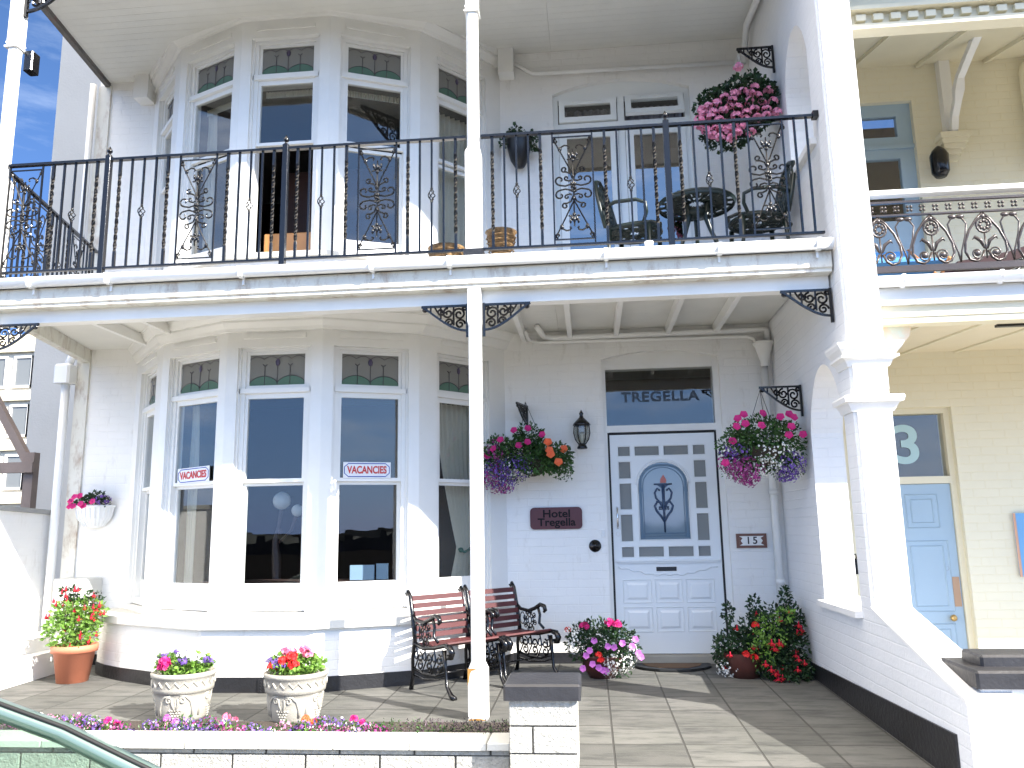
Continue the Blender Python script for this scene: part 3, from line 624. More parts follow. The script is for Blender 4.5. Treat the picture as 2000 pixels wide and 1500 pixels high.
# ---- pipes
def pipe(pts, r, m=WCLN, nm='pipe', par=None, n=10): 
    p = MB(); p.tube(pts, r, n); return obj(nm, p, m, par or H)
pipe([(1.93, -.07, 2.64), (1.93, -.07, -.06)], .036, WPT, 'downpipe')
b = MB(); b.lathe([(.036, 0), (.04, .05), (.085, .20), (.10, .21), (.10, .235), (.088, .235)], (1.93, -.10, 2.62), 14); obj('hopper', b, WPT, H)
for z in (.62, 1.42): b = MB(); b.lathe([(.037, 0), (.043, .0), (.043, .05), (.037, .05)], (1.93, -.07, z), 12); obj('pipe_collar', b, WPT, H)
pipe([(-.20, -.35, 3.03), (-.15, -.08, 3.0), (-.05, -.07, 2.985), (1.94, -.07, 2.985), (1.975, -.07, 2.975), (1.98, -.07, 2.84)], .027, WPT, 'drain_pipe')
pipe([(-.32, -.25, 3.02), (-.30, -.05, 2.98), (-.2, -.04, 2.95), (1.8, -.04, 2.93), (1.86, -.05, 2.90), (1.88, -.05, 2.84)], .018, WPT, 'overflow_pipe')
pipe([(-.49, -.04, 6.03), (-.20, -.04, 5.83), (1.98, -.04, 5.80)], .024, WPT, 'drain_pipe')
pipe([(1.95, -.06, 5.80), (1.93, -.4, 5.98), (1.95, -2.1, 5.77)], .03, WPT, 'ceiling_pipe')
pipe([(-5.07, -.07, -.06), (-5.07, -.07, 2.70)], .042, WCLN, 'downpipe')
b = MB(); b.bev(-5.16, -4.99, -.16, 0, 2.70, 2.90, .02); b.tube([(-5.05, -.08, 2.90), (-4.99, -.10, 3.02)], .04, 8); obj('hopper', b, WCLN, H)
pipe([(-5.04, -.06, 3.3), (-5.04, -.06, 6.05)], .035, WPT, 'downpipe')
pipe([(-4.50, -.04, -.08), (-4.50, -.04, .30)], .012, WCLN, 'waste_pipe')

# ---- balcony railing
Rl = thing('balcony_railing', 'black wrought iron balcony railing with twisted bars and scroll panels', 'railing', (-1.2, -2.02, 3.12))
ZT, ZB = 4.12, 3.215; YR = -2.03
def rail(mb, a, b_, z, w_=.019, h=.010):
    d = Vector((b_[0]-a[0], b_[1]-a[1], 0)); L = d.length; d.normalize(); M = Matrix.Identity(4); M.col[0][:3] = d; M.col[1][:3] = (-d.y, d.x, 0); M.col[3][:3] = (a[0], a[1], 0)
    t = MB(M); t.box(0, L, -w_, w_, z-h, z+h); mb.v += t.v; o = len(mb.v)-len(t.v); mb.f += [tuple(i+o for i in f) for f in t.f]; mb.sm += t.sm
m_ = MB(); rail(m_, (-4.345, YR), (-.61, YR), ZT); rail(m_, (-.495, YR), (1.99, YR), ZT); obj('top_rail', m_, IRON, Rl)
m_ = MB(); rail(m_, (-4.345, YR), (-.61, YR), ZB, .014, .008); rail(m_, (-.495, YR), (1.99, YR), ZB, .014, .008); obj('bottom_rail', m_, IRON, Rl)
def baluster(x, y, k, i):
    b = MB(); n = 34
    if k == 'P': b.tube([(x, y, ZB), (x, y, ZT)], .0105, 4, ph=pi/4)
    elif k == 'T':
        pts = [(x, y, ZB+(ZT-ZB)*j/n) for j in range(n+1)]; o = len(b.v)
        vs = []; 
        for j, p in enumerate(pts):
            t = min(max((j/n-.14)/.72, 0), 1); a0 = pi/4+t*pi*5
            for q in range(4): a = a0+q*pi/2; vs.append((p[0]+.0142*cos(a), p[1]+.0142*sin(a), p[2]))
        fs = [(j*4+q, j*4+(q+1) % 4, j*4+4+(q+1) % 4, j*4+4+q) for j in range(n) for q in range(4)]; b.add(vs, fs, False)
    else:
        zc = (ZT+ZB)/2; b.tube([(x, y, ZB), (x, y, zc-.05)], .0098, 4, ph=pi/4); b.tube([(x, y, zc+.05), (x, y, ZT)], .0098, 4, ph=pi/4)
        b.ball((x, y, zc-.052), .012, 6); b.ball((x, y, zc+.052), .012, 6)
        for q in range(4):
            b.tube([(x+.026*sin(pi*j/10)*cos(q*pi/2+j*.38), y+.026*sin(pi*j/10)*sin(q*pi/2+j*.38), zc-.05+.1*j/10) for j in range(11)], .0042, 4)
    return obj('baluster', b, IRON, Rl)
def bars(x0, x1, seq):
    n = len(seq)+1
    for j, k in enumerate(seq): baluster(x0+(x1-x0)*(j+1)/n, YR, k, j)
def scroll_panel(M, w_=.30):
    b = MB(M); t = .0085; z0, z1 = ZB, ZT; zi0, zi1 = ZB+.045, ZT-.045; c_ = w_/2; zc = (z0+z1)/2
    for x in (0, w_): b.tube([(x, 0, z0), (x, 0, z1)], t, 4, ph=pi/4)
    for z in (zi0, zi1): b.tube([(0, 0, z), (w_, 0, z)], t*.8, 4, ph=pi/4)
    b.tube([(0, 0, zi1), (c_, 0, zc+.10), (c_, 0, zc-.10), (w_, 0, zi0)], .0055, 4); b.tube([(w_, 0, zi1), (c_+.004, 0, zc+.10), (c_+.004, 0, zc-.10), (0, 0, zi0)], .0055, 4)
    b.tube([(c_, 0, zi0+.10), (c_, 0, zi1-.10)], .0055, 5)
    def S(pts, r=.0068): b.tube([(c_+x, 0, zc+z) for x, z in pts], r, 4)
    for sx in (-1, 1):
        for sz in (-1, 1):
            def q(P): return [(sx*x, sz*z) for x, z in P]
            S(q([(.0, .03)]+[(.06, .012), (.10, .02)]+spiral((.10, .06), .04, .9, -pi/2, 1, 14, .25)[1:]))
            S(q([(.01, .06), (.03, .052), (.05, .058)]+spiral((.05, .075), .018, .9, -pi/2, 1, 10, .3)[1:]))
            S(q([(.004, .07), (.02, .11), (.05, .125)]+spiral((.065, .145), .024, 1.0, -pi/2, 1, 12, .3)[1:]))
            S(q([(.135, .40)]+spiral((.125, .375), .018, 1., pi/2, -1, 9, .3)))
            S(q([(.10, .30), (.085, .325), (.06, .34), (.035, .335), (.025, .32), (.035, .31)]))
            b.ball((c_+sx*.095, 0, zc+sz*.31), (.016, .006, .022), 6)
            for dd in (.02, -.0): b.ball((c_+sx*(.018+dd*.6), 0, zc+sz*(.245+dd)), (.010, .007, .022), 6)
            b.ball((c_+sx*.032, 0, zc+sz*.225), (.014, .006, .008), 6)
    for sz in (-1, 1): b.ball((c_, 0, zc+sz*.255), (.012, .012, .030), 6); b.ball((c_, 0, zc+sz*.215), (.016, .012, .016), 6); b.ball((c_, 0, zc+sz*.09), (.009, .009, .02), 6)
    for j in range(3):
        for a in range(5): b.ball((c_+.016*cos(a*1.26+j), .006*sin(a*1.26), zc+(-1+j)*.028+.01*sin(a)), (.010, .010, .014), 5)
    return obj('scroll_panel', b, IRON, Rl)
SQ = 'TPBPT'
def sp(x0, w_): scroll_panel(Matrix.Translation((x0, YR, 0)), w_)
def newel(x):
    b = MB(); b.bev(x-.022, x+.022, YR-.022, YR+.022, 3.12, 4.155, .003); n_ = obj('newel_post', b, IRON, Rl)
    f = MB(); f.lathe([(.012, 0), (.02, .006), (.010, .014), (.010, .02), (.021, .034), (.022, .046), (.014, .06), (.004, .078), (0, .084)], (x, YR, 4.155), 10); obj('finial', f, IRON, n_)
newel(-3.497); newel(-2.035); newel(.905)
sp(-4.335, .28); bars(-4.055, -3.497, SQ); bars(-3.497, -2.895, SQ); sp(-2.895, .30); bars(-2.595, -2.035, SQ); bars(-2.035, -1.449, SQ); sp(-1.449, .296); bars(-1.153, -.60, SQ)
bars(-.50, .051, SQ); sp(.051, .30); bars(.351, .905, SQ); bars(.905, 1.502, SQ); sp(1.502, .25); bars(1.752, 2.015, 'PP')
# side return of the railing
A0, A1 = Vector((-4.40, -2.03)), Vector((-4.87, -.03)); dd = (A1-A0); Ls = dd.length; dd.normalize()
m_ = MB(); rail(m_, A0, A1, ZT); obj('side_top_rail', m_, IRON, Rl); m_ = MB(); rail(m_, A0, A1, ZB, .014, .008); obj('side_bottom_rail', m_, IRON, Rl)
for s0, s1, sq in ((.0, .56, SQ), (.86, 1.42, SQ), (1.72, 2.05, 'PTP')):
    for j, k in enumerate(sq): p = A0+dd*(s0+(s1-s0)*(j+1)/(len(sq)+1)); baluster(p.x, p.y, k, j)
for s0 in (.56, 1.42):
    p = A0+dd*s0; M = Matrix.Identity(4); M.col[0][:3] = (dd.x, dd.y, 0); M.col[1][:3] = (-dd.y, dd.x, 0); M.col[3][:3] = (p.x, p.y, 0); scroll_panel(M, .30)
b = MB(); b.box(1.975, 2.014, YR-.03, YR+.03, 4.10, 4.15); obj('wall_plate', b, IRON, Rl)

# ================================================================== PARTY WALL with arched openings and pillar
PW = thing('party_wall', 'white painted brick dividing wall with arched openings and a capped front pillar', 'wall', (2.13, -1.4, -.3))
def xwall(mb, y0, y1, z0, z1, x0, x1, op):   # wall in the yz plane with one arched opening op=(ya,yb,zsill,zspring,zapex)
    ya, yb, zs, zp, za = op; cy = (ya+yb)/2; hw = (yb-ya)/2
    for a, b_, c_, d in ((y0, ya, z0, z1), (yb, y1, z0, z1), (ya, yb, z0, zs)): mb.box(x0, x1, a, b_, c_, d)
    n = 16; cu = []
    for k in range(n+1):
        t = -1+2*k/n; cu.append((cy+hw*t, zp+(za-zp)*(1-abs(t)**2.1)**.75))
    for (a, p), (b_, q) in zip(cu, cu[1:]): mb.add([(x0,a,p),(x0,b_,q),(x0,b_,z1),(x0,a,z1),(x1,a,p),(x1,b_,q),(x1,b_,z1),(x1,a,z1)], [(0,3,2,1),(4,5,6,7),(0,1,5,4),(3,7,6,2)])
m_ = MB(); xwall(m_, -2.2, 0, -.3, 3.05, XR, 2.26, (-2.005, -1.15, .56, 1.86, 2.33)); xwall(m_, -2.2, 0, 3.05, 6.6, XR, 2.26, (-1.90, -1.24, 3.98, 4.75, 5.12))
obj('brick_wall', m_, WBR2, PW)
m_ = MB(); m_.prism([(-2.2, -.3), (-3.45, -.3), (-3.45, .285), (-2.2, .603)], XR, 2.26, 'x'); obj('wing_wall', m_, WBR2, PW)
m_ = MB(); m_.add([(XR-.004,-3.45,.285),(2.264,-3.45,.285),(2.264,-2.19,.605),(XR-.004,-2.19,.605),(XR-.004,-3.45,.305),(2.264,-3.45,.305),(2.264,-2.19,.625),(XR-.004,-2.19,.625)], [(0,3,2,1),(4,5,6,7),(0,1,5,4),(1,2,6,5),(2,3,7,6),(3,0,4,7)]); obj('wing_coping', m_, WREN, PW)
m_ = MB(); m_.prism([(-3.3, -.3), (-3.3, .115), (-.4, .03), (-.001, .03), (-.001, -.3)], XR-.012, XR-.0005, 'x'); obj('black_skirting', m_, BLK, PW)
m_ = MB(); m_.add([(1.965,-2.02,.535),(2.28,-2.02,.535),(2.28,-1.09,.535),(1.965,-1.09,.535),(1.965,-2.02,.575),(2.28,-2.02,.60),(2.28,-1.09,.60),(1.965,-1.09,.575)], [(0,3,2,1),(4,5,6,7),(0,1,5,4),(1,2,6,5),(2,3,7,6),(3,0,4,7)]); obj('sill', m_, WREN, PW)
m_ = MB(); m_.box(1.97, 2.28, -1.95, -1.18, 3.94, 3.99); obj('sill', m_, WREN, PW)
# pillar front face and capitals
m_ = MB(); m_.box(2.035, 2.255, -2.232, -2.2005, .60, 1.88); m_.box(2.03, 2.25, -2.236, -2.2005, 2.03, 2.2); m_.box(2.035, 2.25, -2.225, -2.2005, 2.33, 6.6); obj('pillar_face', m_, WREN, PW)
def capital(levels):
    m_ = MB(); 
    for (z0, o0), (z1, o1) in zip(levels, levels[1:]):
        if z1-z0 < 1e-6: continue
        def R(o, z): return [(XR-o, -2.205-o, z), (2.265+o, -2.205-o, z), (2.265+o, -1.99, z), (XR-o, -1.99, z)]
        m_.add(R(o0, z0)+R(o1, z1), [(3,2,1,0),(4,5,6,7),(0,1,5,4),(1,2,6,5),(2,3,7,6),(3,0,4,7)])
    obj('capital', m_, WREN, PW)
capital([(2.19, .012), (2.23, .03), (2.245, .055), (2.2455, .062), (2.262, .062), (2.2625, .04), (2.28, .055), (2.305, .075), (2.33, .088), (2.345, .09)])
capital([(1.885, .012), (1.925, .032), (1.945, .045), (1.9455, .062), (1.975, .07), (1.99, .062)])

# ================================================================== NEIGHBOURING HOUSE (right)
NB = thing('neighbour_house', 'cream painted brick house with pale blue doors and iron balcony', 'building', (4.6, 0, -.07))
m_ = MB(); holes(m_, 2.26, 7.5, -.3, 11.5, [(2.62, 3.60, -.3, 2.20), (2.62, 3.56, 3.0, 5.28)], 0, .22); obj('wall', m_, CREAM, NB)
m_ = MB(); m_.box(2.3, 7.4, 2.0, 2.1, -.3, 6); m_.box(2.3, 7.4, .22, 2.0, 2.9, 3.0); obj('room_wall', m_, INTW, NB)
m_ = MB(); m_.box(2.62, 2.67, .06, .2, -.1, 2.20); m_.box(3.55, 3.60, .06, .2, -.1, 2.20); m_.box(2.67, 3.55, .06, .2, 2.15, 2.20); m_.box(2.67, 3.55, .05, .2, 1.50, 1.565); obj('door_frame', m_, CRPT, NB)
m_ = MB(); m_.box(2.67, 3.55, .12, .126, 1.565, 2.15); tp = obj('transom_pane', m_, GLS, NB)
text('number_lettering', '3', .50, mat('pale blue number', (.42, .60, .62), .5), tp, (3.215, .115, 1.85), .0015, .010, sx=1.1)
D = MB(); D.box(2.673, 3.547, .085, .13, -.05, 1.497)
for x0, x1, z0, z1 in ((2.80, 3.02, 1.10, 1.42), (3.14, 3.42, 1.10, 1.40), (3.10, 3.47, .36, .98), (2.76, 3.02, .36, .98), (2.76, 3.02, .0, .25), (3.12, 3.46, .0, .25)):
    for o in (0, .045):
        if x1-x0 > 4*o: D.tube([(x0+o, .085, z0+o), (x1-o, .085, z0+o), (x1-o, .085, z1-o), (x0+o, .085, z1-o)], .008, 4, closed=True)
bd = obj('door', D, BLUED, NB)
b = MB(); b.ball((3.44, .05, .305), .03, 10); b.tube([(3.44, .085, .305), (3.44, .06, .305)], .012, 8); obj('door_knob', b, BRAS, bd)
b = MB(); b.box(3.475, 3.535, .078, .0845, .40, .66); obj('finger_plate', b, mat('brown plate', (.42, .27, .17), .5), bd)
b = MB(); b.lathe([(0, -.01), (.018, -.008), (.02, 0)], (3.44, .083, .735), 10, ax=Matrix.Rotation(pi/2, 3, 'X')); obj('lock', b, mat('dark red lock', (.2, .04, .04), .4), bd)
# upstairs blue door with window
m_ = MB(); holes(m_, 2.62, 3.56, 3.0, 5.28, [(2.70, 3.03, 4.93, 5.15), (3.06, 3.42, 4.93, 5.15), (2.72, 3.42, 4.05, 4.70)], .06, .12); m_.box(2.62, 3.56, .04, .06, 4.80, 4.84); ub = obj('balcony_door', m_, BLUED, NB)
for q in ((2.69, 3.43, 4.92, 5.16), (2.71, 3.43, 4.04, 4.71)): m_ = MB(); m_.box(q[0], q[1], .085, .09, q[2], q[3]); obj('pane', m_, GLS, ub)
m_ = MB(); m_.box(2.262, 7.4, -2.62, -2.31, 5.40, 5.50); m_.box(2.262, 7.4, -2.31, 0, 5.76, 5.80); obj('eaves_shade', m_, CRPT, NB)  # unseen overhang added above to shade the dentil beam and soffit
# ground floor soffit with boards, beam and upper deck
m_ = MB(); m_.add([(2.27,0,2.72),(7.4,0,2.72),(7.4,-2.0,2.58),(2.27,-2.0,2.58),(2.27,0,2.80),(7.4,0,2.80),(7.4,-2.0,2.80),(2.27,-2.0,2.80)], [(0,1,2,3),(4,7,6,5)]); obj('soffit', m_, CRPK, NB)
for x in (2.75, 3.20, 3.68, 4.4):
    m_ = MB(); m_.add([(x,0,2.705),(x+.03,0,2.705),(x+.03,-1.95,2.568),(x,-1.95,2.568),(x,0,2.722),(x+.03,0,2.722),(x+.03,-1.95,2.585),(x,-1.95,2.585)], [(0,1,2,3),(0,3,7,4),(1,5,6,2),(2,6,7,3)]); obj('batten', m_, CRPT, NB)
m_ = MB(); m_.box(2.265, 7.4, -2.05, -1.93, 2.515, 2.56); m_.box(2.265, 7.4, -2.06, -1.95, 2.56, 2.64); obj('beam', m_, CRPT, NB)
m_ = MB(); m_.box(2.265, 7.4, -2.10, -1.96, 2.64, 2.76); obj('fascia', m_, mat('pale grey fascia paint', (.66, .67, .66), .45, var=.08, stain=(.45, .22, .08), samt=.5, sthr=.7), NB)
gp_ = [(y, z-.295) for y, z in prof]; m_ = MB(); m_.prism(gp_, 2.27, 7.4, 'x', True); ng = obj('gutter', m_, WCLN, NB)
for x in (2.44, 3.08, 3.7): b = MB(); b.prism([(-2.102, 2.83), (-2.102, 2.77), (-2.145, 2.742), (-2.197, 2.79), (-2.198, 2.83)], x-.012, x+.012, 'x'); obj('gutter_clip', b, WCLN, ng)
m_ = MB(); m_.box(2.265, 7.4, -2.09, -.001, 2.81, 2.85); obj('balcony_deck', m_, mat('grey deck', (.4, .4, .4), .7), NB)
# corbel beside the pillar
m_ = MB(); m_.prism([(2.265, 2.53), (2.55, 2.53), (2.53, 2.45), (2.46, 2.37), (2.36, 2.31), (2.265, 2.28)], -1.95, -1.87, 'y'); obj('corbel', m_, mat('mottled corbel paint', (.62, .68, .60), .5, var=.4, vcol=(.75, .55, .38), vscale=9), NB)
m_ = MB(); m_.box(3.14, 5.0, -1.92, -1.88, 2.497, 2.515); obj('light_batten', m_, IRON, NB)
# upper soffit, dentil beam, brace
m_ = MB(); m_.add([(2.27,0,5.66),(7.4,0,5.66),(7.4,-2.0,5.10),(2.27,-2.0,5.10),(2.27,0,5.75),(7.4,0,5.75),(7.4,-2.3,5.2),(2.27,-2.3,5.2)], [(0,1,2,3),(4,7,6,5),(2,6,7,3)]); obj('upper_soffit', m_, CRPT, NB)
m_ = MB(); m_.box(2.265, 7.4, -2.09, -1.97, 4.76, 4.80); m_.box(2.265, 7.4, -2.05, -1.98, 4.80, 5.2); m_.box(2.265, 7.4, -2.12, -2.05, 4.90, 4.93)
for k in range(40): x = 2.34+k*.125; m_.box(x, x+.07, -2.085, -2.05, 4.83, 4.88)
obj('dentil_beam', m_, CRPT, NB)
for x in (2.36, 3.0, 3.65, 4.3): m_ = MB(); m_.tube([(x, -.02, 5.64), (x, -1.97, 5.09)], .03, 4, ph=pi/4); obj('rafter', m_, CRPT, NB)
for x in (3.87, 6.6):
    m_ = MB(); m_.box(x-.05, x+.05, -.09, -.0005, 4.85, 5.66); q = [(x, -.12, 4.88), (x, -.16, 5.0), (x, -.26, 5.12), (x, -.30, 5.2), (x, -.36, 5.3), (x, -.62, 5.42), (x, -.80, 5.50)]
    m_.tube(q, [.045, .045, .045, .06, .045, .045, .05], 4, ph=pi/4); m_.tube([(x, -.10, 4.84), (x, -.12, 4.95)], [.05, .03], 6); br = obj('brace', m_, WPT, NB)
    m_ = MB()
    for j, (o, z) in enumerate(((.05, 4.60), (.07, 4.65), (.10, 4.70), (.12, 4.75), (.14, 4.80))): m_.box(x-o, x+o, -.06-.025*j, -.0004, z, z+.049)
    obj('brace_corbel', m_, CRPT, br)
pipe([(4.75, -.05, 5.60), (4.62, -.05, 5.55), (4.60, -.05, 5.48), (4.60, -.05, 4.45)], .03, CRPT, 'vent_pipe', NB)
# neighbour balcony ironwork
NR = thing('neighbour_railing', 'ornate bronze brown cast iron railing of the cream house under a white handrail', 'railing', (3.9, -2.05, 2.86))
m_ = MB(); m_.bev(2.27, 7.3, -2.09, -2.01, 3.452, 3.488, .006); obj('handrail', m_, WPT, NR)
m_ = MB(); m_.box(2.27, 7.3, -2.062, -2.038, 3.395, 3.412); m_.box(2.27, 7.3, -2.062, -2.038, 3.30, 3.312); m_.box(2.27, 7.3, -2.065, -2.035, 2.885, 2.93); obj('rail', m_, BRIR, NR)
uw = .355
def casting(x0):
    M = Matrix.Translation((x0, -2.05, 0)); m_ = MB(M); z0, z1 = 2.93, 3.30; c_ = uw/2
    for s_ in (-1, 1):
        m_.tube([(c_+s_*x, 0, z) for x, z in [(.0, z1-.005), (.045, z1-.05), (.10, 3.17), (.135, 3.08), (.14, 3.01), (.115, 2.955), (.07, 2.94), (.035, 2.965), (.012, 3.02)]], .0095, 5)
        m_.tube([(c_+s_*(.062+x), 0, 3.0+z) for x, z in spiral((0, 0), .042, 1.4, pi, -s_, 18, .3)], .006, 5)
        m_.ball((c_+s_*.062, 0, 3.0), (.024, .01, .024), 8)
        m_.tube([(c_+s_*x, 0, z) for x, z in [(.01, 3.03), (.03, 3.09), (.07, 3.12), (.085, 3.10)]], [.006, .014, .012, .003], 5)
        m_.tube([(c_+s_*x, 0, z) for x, z in [(.1775, 2.94), (.165, 3.02), (.13, 3.13), (.115, 3.22), (.14, 3.26), (.1775, 3.275)]], .0065, 5)
        m_.ball((c_+s_*.15, 0, 3.275), (.03, .01, .018), 8)
        for j in range(2): [m_.ball((c_+s_*(.045+.088*j)+.017*cos(a), -.002, 3.353+.019*sin(a)), (.012, .009, .013), 5) for a in [pi/4+pi*k/2 for k in range(4)]]
    m_.tube([(c_+.05*cos(a), 0, 3.205+.055*sin(a)) for a in [2*pi*k/14 for k in range(14)]], .008, 5, closed=True)
    for k in range(8): a = k*pi/4; m_.ball((c_+.028*cos(a), -.002, 3.205+.030*sin(a)), (.014, .009, .015), 5)
    m_.tube([(c_, 0, 2.96), (c_, 0, 3.15)], .006, 5); m_.ball((c_, 0, 3.27), (.02, .01, .022), 6)
    return m_
first = obj('casting', casting(2.27-.09), BRIR, NR)
for k in range(1, 13):
    c2 = first.copy(); C.objects.link(c2); c2.location = (k*uw, 0, 0)

# ================================================================== LEFT: boundary wall, ledge, backgrounds
BW = thing('boundary_wall', 'low white painted wall with grey coping at the left of the terrace', 'wall', (-5.2, -1, -.3))
m_ = MB(); m_.prism([(-.001, -.3), (-3.0, -.3), (-3.0, 1.50), (-.001, 1.375)], -5.38, -5.15, 'x'); obj('masonry', m_, WBR, BW)
m_ = MB(); m_.prism([(-.001, 1.376), (-3.02, 1.501), (-3.02, 1.545), (-.001, 1.42)], -5.41, -5.12, 'x'); obj('coping', m_, mat('grey coping', (.38, .38, .36), .8, bump=.003, var=.2), BW)
m_ = MB(); m_.prism([(-.03, -.3), (-2.9, -.3), (-2.9, .13), (-.03, .13)], -5.15, -4.67, 'x'); obj('ledge', m_, WREN, BW)
m_ = MB(); m_.prism([(-.035, .1305), (-2.88, .1305), (-2.88, .27), (-.035, .25)], -5.15, -4.80, 'x'); obj('upper_ledge', m_, WREN, BW)
m_ = MB(); m_.box(-7.36, -5.0, 2.5, 9, -.5, 9.5); sh = obj('side_house', m_, GREY, label='plain grey rendered house wall rising behind the left corner', cat='building')
# pergola timber
PG = thing('timber_frame', 'weathered brown timber frame standing behind the left wall', 'pergola', (-6.5, 1, -.8))
for x in (-6.215, -8.8): m_ = MB(); m_.box(x, x+.115, .96, 1.06, -.8, 2.12); obj('upright', m_, TIMB, PG)
m_ = MB(); m_.box(-9.2, -6.07, .90, .959, 1.885, 2.005); obj('crossbeam', m_, TIMB, PG)
m_ = MB(); m_.prism([(-6.25, 2.006), (-6.14, 2.006), (-6.75, 2.95), (-6.86, 2.95)], .97, 1.05, 'y'); obj('brace', m_, TIMB, PG)
# distant terrace
CB = thing('bay_fronted_house', 'sunlit cream terrace house with canted bay windows far behind left', 'building', (-34, 31, -.8))
MC = Matrix.Translation((-.34, 10.8, -1.62)) @ Matrix.Scale(2.4, 4)   # full house size
m_ = MB(MC); m_.box(-20, -9, 8.6, 14, -.8, 5.2); m_.prism([(-13.3, 8.6), (-12.7, 8.0), (-11.2, 8.0), (-10.7, 8.6)], -.8, 5.05); m_.prism([(-17, 8.6), (-16.5, 8.0), (-14.8, 8.0), (-14.3, 8.6)], -.8, 5.05)
DC = mat('distant cream render', (.72, .66, .55), .7, var=.08); obj('wall', m_, DC, CB)
m_ = MB(MC); 
for z in (2.95, 4.0, 5.05, 1.85):
    for o in (0, -3.7): m_.prism([(-13.4+o, 8.6), (-12.75+o, 7.9), (-11.15+o, 7.9), (-10.6+o, 8.6)], z, z+.12)
m_.box(-20, -9, 8.5, 8.6, 5.2, 5.4); obj('string_course', m_, CRPT, CB)
m_ = MB(MC); m_.box(-20, -9, 8.55, 14, 5.4, 5.6); obj('parapet', m_, CRPT, CB)
for z0, z1 in ((1.0, 1.7), (2.15, 2.85), (3.25, 3.9), (4.3, 4.95)):
    for x in (-12.45, -11.85, -11.55+.1, -16.2, -15.5):
        f = MB(MC); holes(f, x-.02, x+.44, z0-.02, z1+.02, [(x+.03, x+.39, z0+.03, z1-.03)], 7.96, 7.999); fo = obj('window', f, WPT, CB)
        f = MB(MC); f.box(x+.03, x+.39, 7.985, 7.989, z0+.03, z1-.03); obj('pane', f, mat('dark far pane', (.16, .17, .17), .2) if 'dark far pane' not in bpy.data.materials else bpy.data.materials['dark far pane'], fo)

# ================================================================== FRONT WALL, PIERS
FW = thing('front_garden_wall', 'low white split block garden wall with flat white coping along the front', 'wall', (-3, -2.9, -.62))
m_ = MB(); 
z = -.69; row = 0
while z < -.09:
    x = -6.0-(row % 2)*.2
    while x < -.26:
        x1 = min(x+.43, -.25); m_.bev(x+.004, x1-.004, -2.95-random.uniform(0, .004), -2.80, z+.004, min(z+.145, -.058), .004) if x1-x > .05 else None
        x += .434
    z += .149; row += 1
obj('blockwork', m_, BLOCK, FW); m_ = MB(); m_.box(-6.0, -.25, -2.940, -2.81, -.79, -.06); obj('mortar', m_, MORT, FW)
m_ = MB(); x = -6.1
while x < -.26: x1 = min(x+.44, -.245); m_.bev(x+.003, x1-.002, -2.985, -2.745, -.058, -.018, .006); x += .44
obj('coping', m_, COPE, FW)
m_ = MB(); m_.box(-6.0, -.25, -2.77, -2.72, -.79, -.06); m_.box(-6, -.25, -2.20, -2.17, -.2, zg(-2.2)+.012); obj('bed_edge', m_, COPE, FW)
def pier(nm, x0, x1, y0, y1, ztop, label, step=False, mat_=BLOCK, ch=.141, bwid=.37):
    T = thing(nm, label, 'gate pier', ((x0+x1)/2, (y0+y1)/2, -.7)); m_ = MB(); z = ztop; r = 0
    while z > -.7:
        zb = max(z-ch, -.7)
        if r % 2 == 0 and mat_ is BLOCK: cuts = [x0, x1]
        elif r % 4 == 1: cuts = [x0, x0+(x1-x0)*.34, x1]
        else: cuts = [x0, x0+(x1-x0)*.66, x1]
        for a, b_ in zip(cuts, cuts[1:]): j = random.uniform(0, .004); m_.bev(a+(.005 if a > x0 else 0), b_-(.005 if b_ < x1 else 0), y0-j, y1, zb+.010, z-.001, .004)
        z = zb; r += 1
    obj('blockwork', m_, mat_, T); m_ = MB(); m_.box(x0+.008, x1-.008, y0+.009, y1-.01, -.7, ztop); obj('mortar', m_, MORT if mat_ is BLOCK else mat_, T)
    c_ = MB(); c_.bev(x0-.028, x1+.022, y0-.035, y1+.03, ztop, ztop+.085, .012)
    if step: c_.bev(x0+.06, x1-.05, y0+.10, y1-.05, ztop+.084, ztop+.14, .012)
    obj('cap', c_, CAP, T); return T
pier('gate_pier', -.236, .136, -3.10, -2.78, .235, 'short white block gate pier with weathered grey cap left of the path')
pier('gate_pier', 2.125, 2.75, -3.36, -2.98, .345, 'white brick gate pier with stepped black cap at right edge', True, WBR2, .08)
m_ = MB(); m_.box(2.75, 6, -3.2, -3.0, -.7, .2); obj('neighbour_front_wall', m_, WBR2, label='low white front wall running right from the stepped pier', cat='wall')
# flower bed
m_ = MB(); m_.box(-5.9, -.26, -2.72, -2.20, -.3, -.085); obj('flower_bed_soil', m_, SOIL, kind='structure')

# ================================================================== PLANTS
def rnd_dir():
    z = random.uniform(-1, 1); a = random.uniform(0, 2*pi); r = sqrt(1-z*z); return Vector((r*cos(a), r*sin(a), z))
def leaf(mb, p, d, s, wd=.55):
    d = d.normalized(); u = d.cross(rnd_dir()); 
    if u.length < .01: return
    u.normalize(); n = d.cross(u)*.18*s
    mb.add([p, p+d*s*.5+u*s*wd*.5+n, p+d*s, p+d*s*.5-u*s*wd*.5+n], [(0, 1, 2, 3)])
def inside(c, r, shell=.0):
    while True:
        q = Vector((random.uniform(-1, 1), random.uniform(-1, 1), random.uniform(-1, 1)))
        if shell <= q.length <= 1: break
    return Vector(c)+Vector((q.x*r[0], q.y*r[1], q.z*r[2])), q.normalized()
def foliage(mb, blobs, n, s, shell=.35, wd=.55, droop=0):
    tot = sum(b[1][0]*b[1][1]+b[1][0]*b[1][2] for b in blobs)
    for c, r in blobs:
        for _ in range(int(n*(r[0]*r[1]+r[0]*r[2])/tot)):
            p, q = inside(c, r, shell); d = (q*.7+rnd_dir()*.7+Vector((0, 0, -droop))); leaf(mb, p, d, s*random.uniform(.6, 1.25), wd)
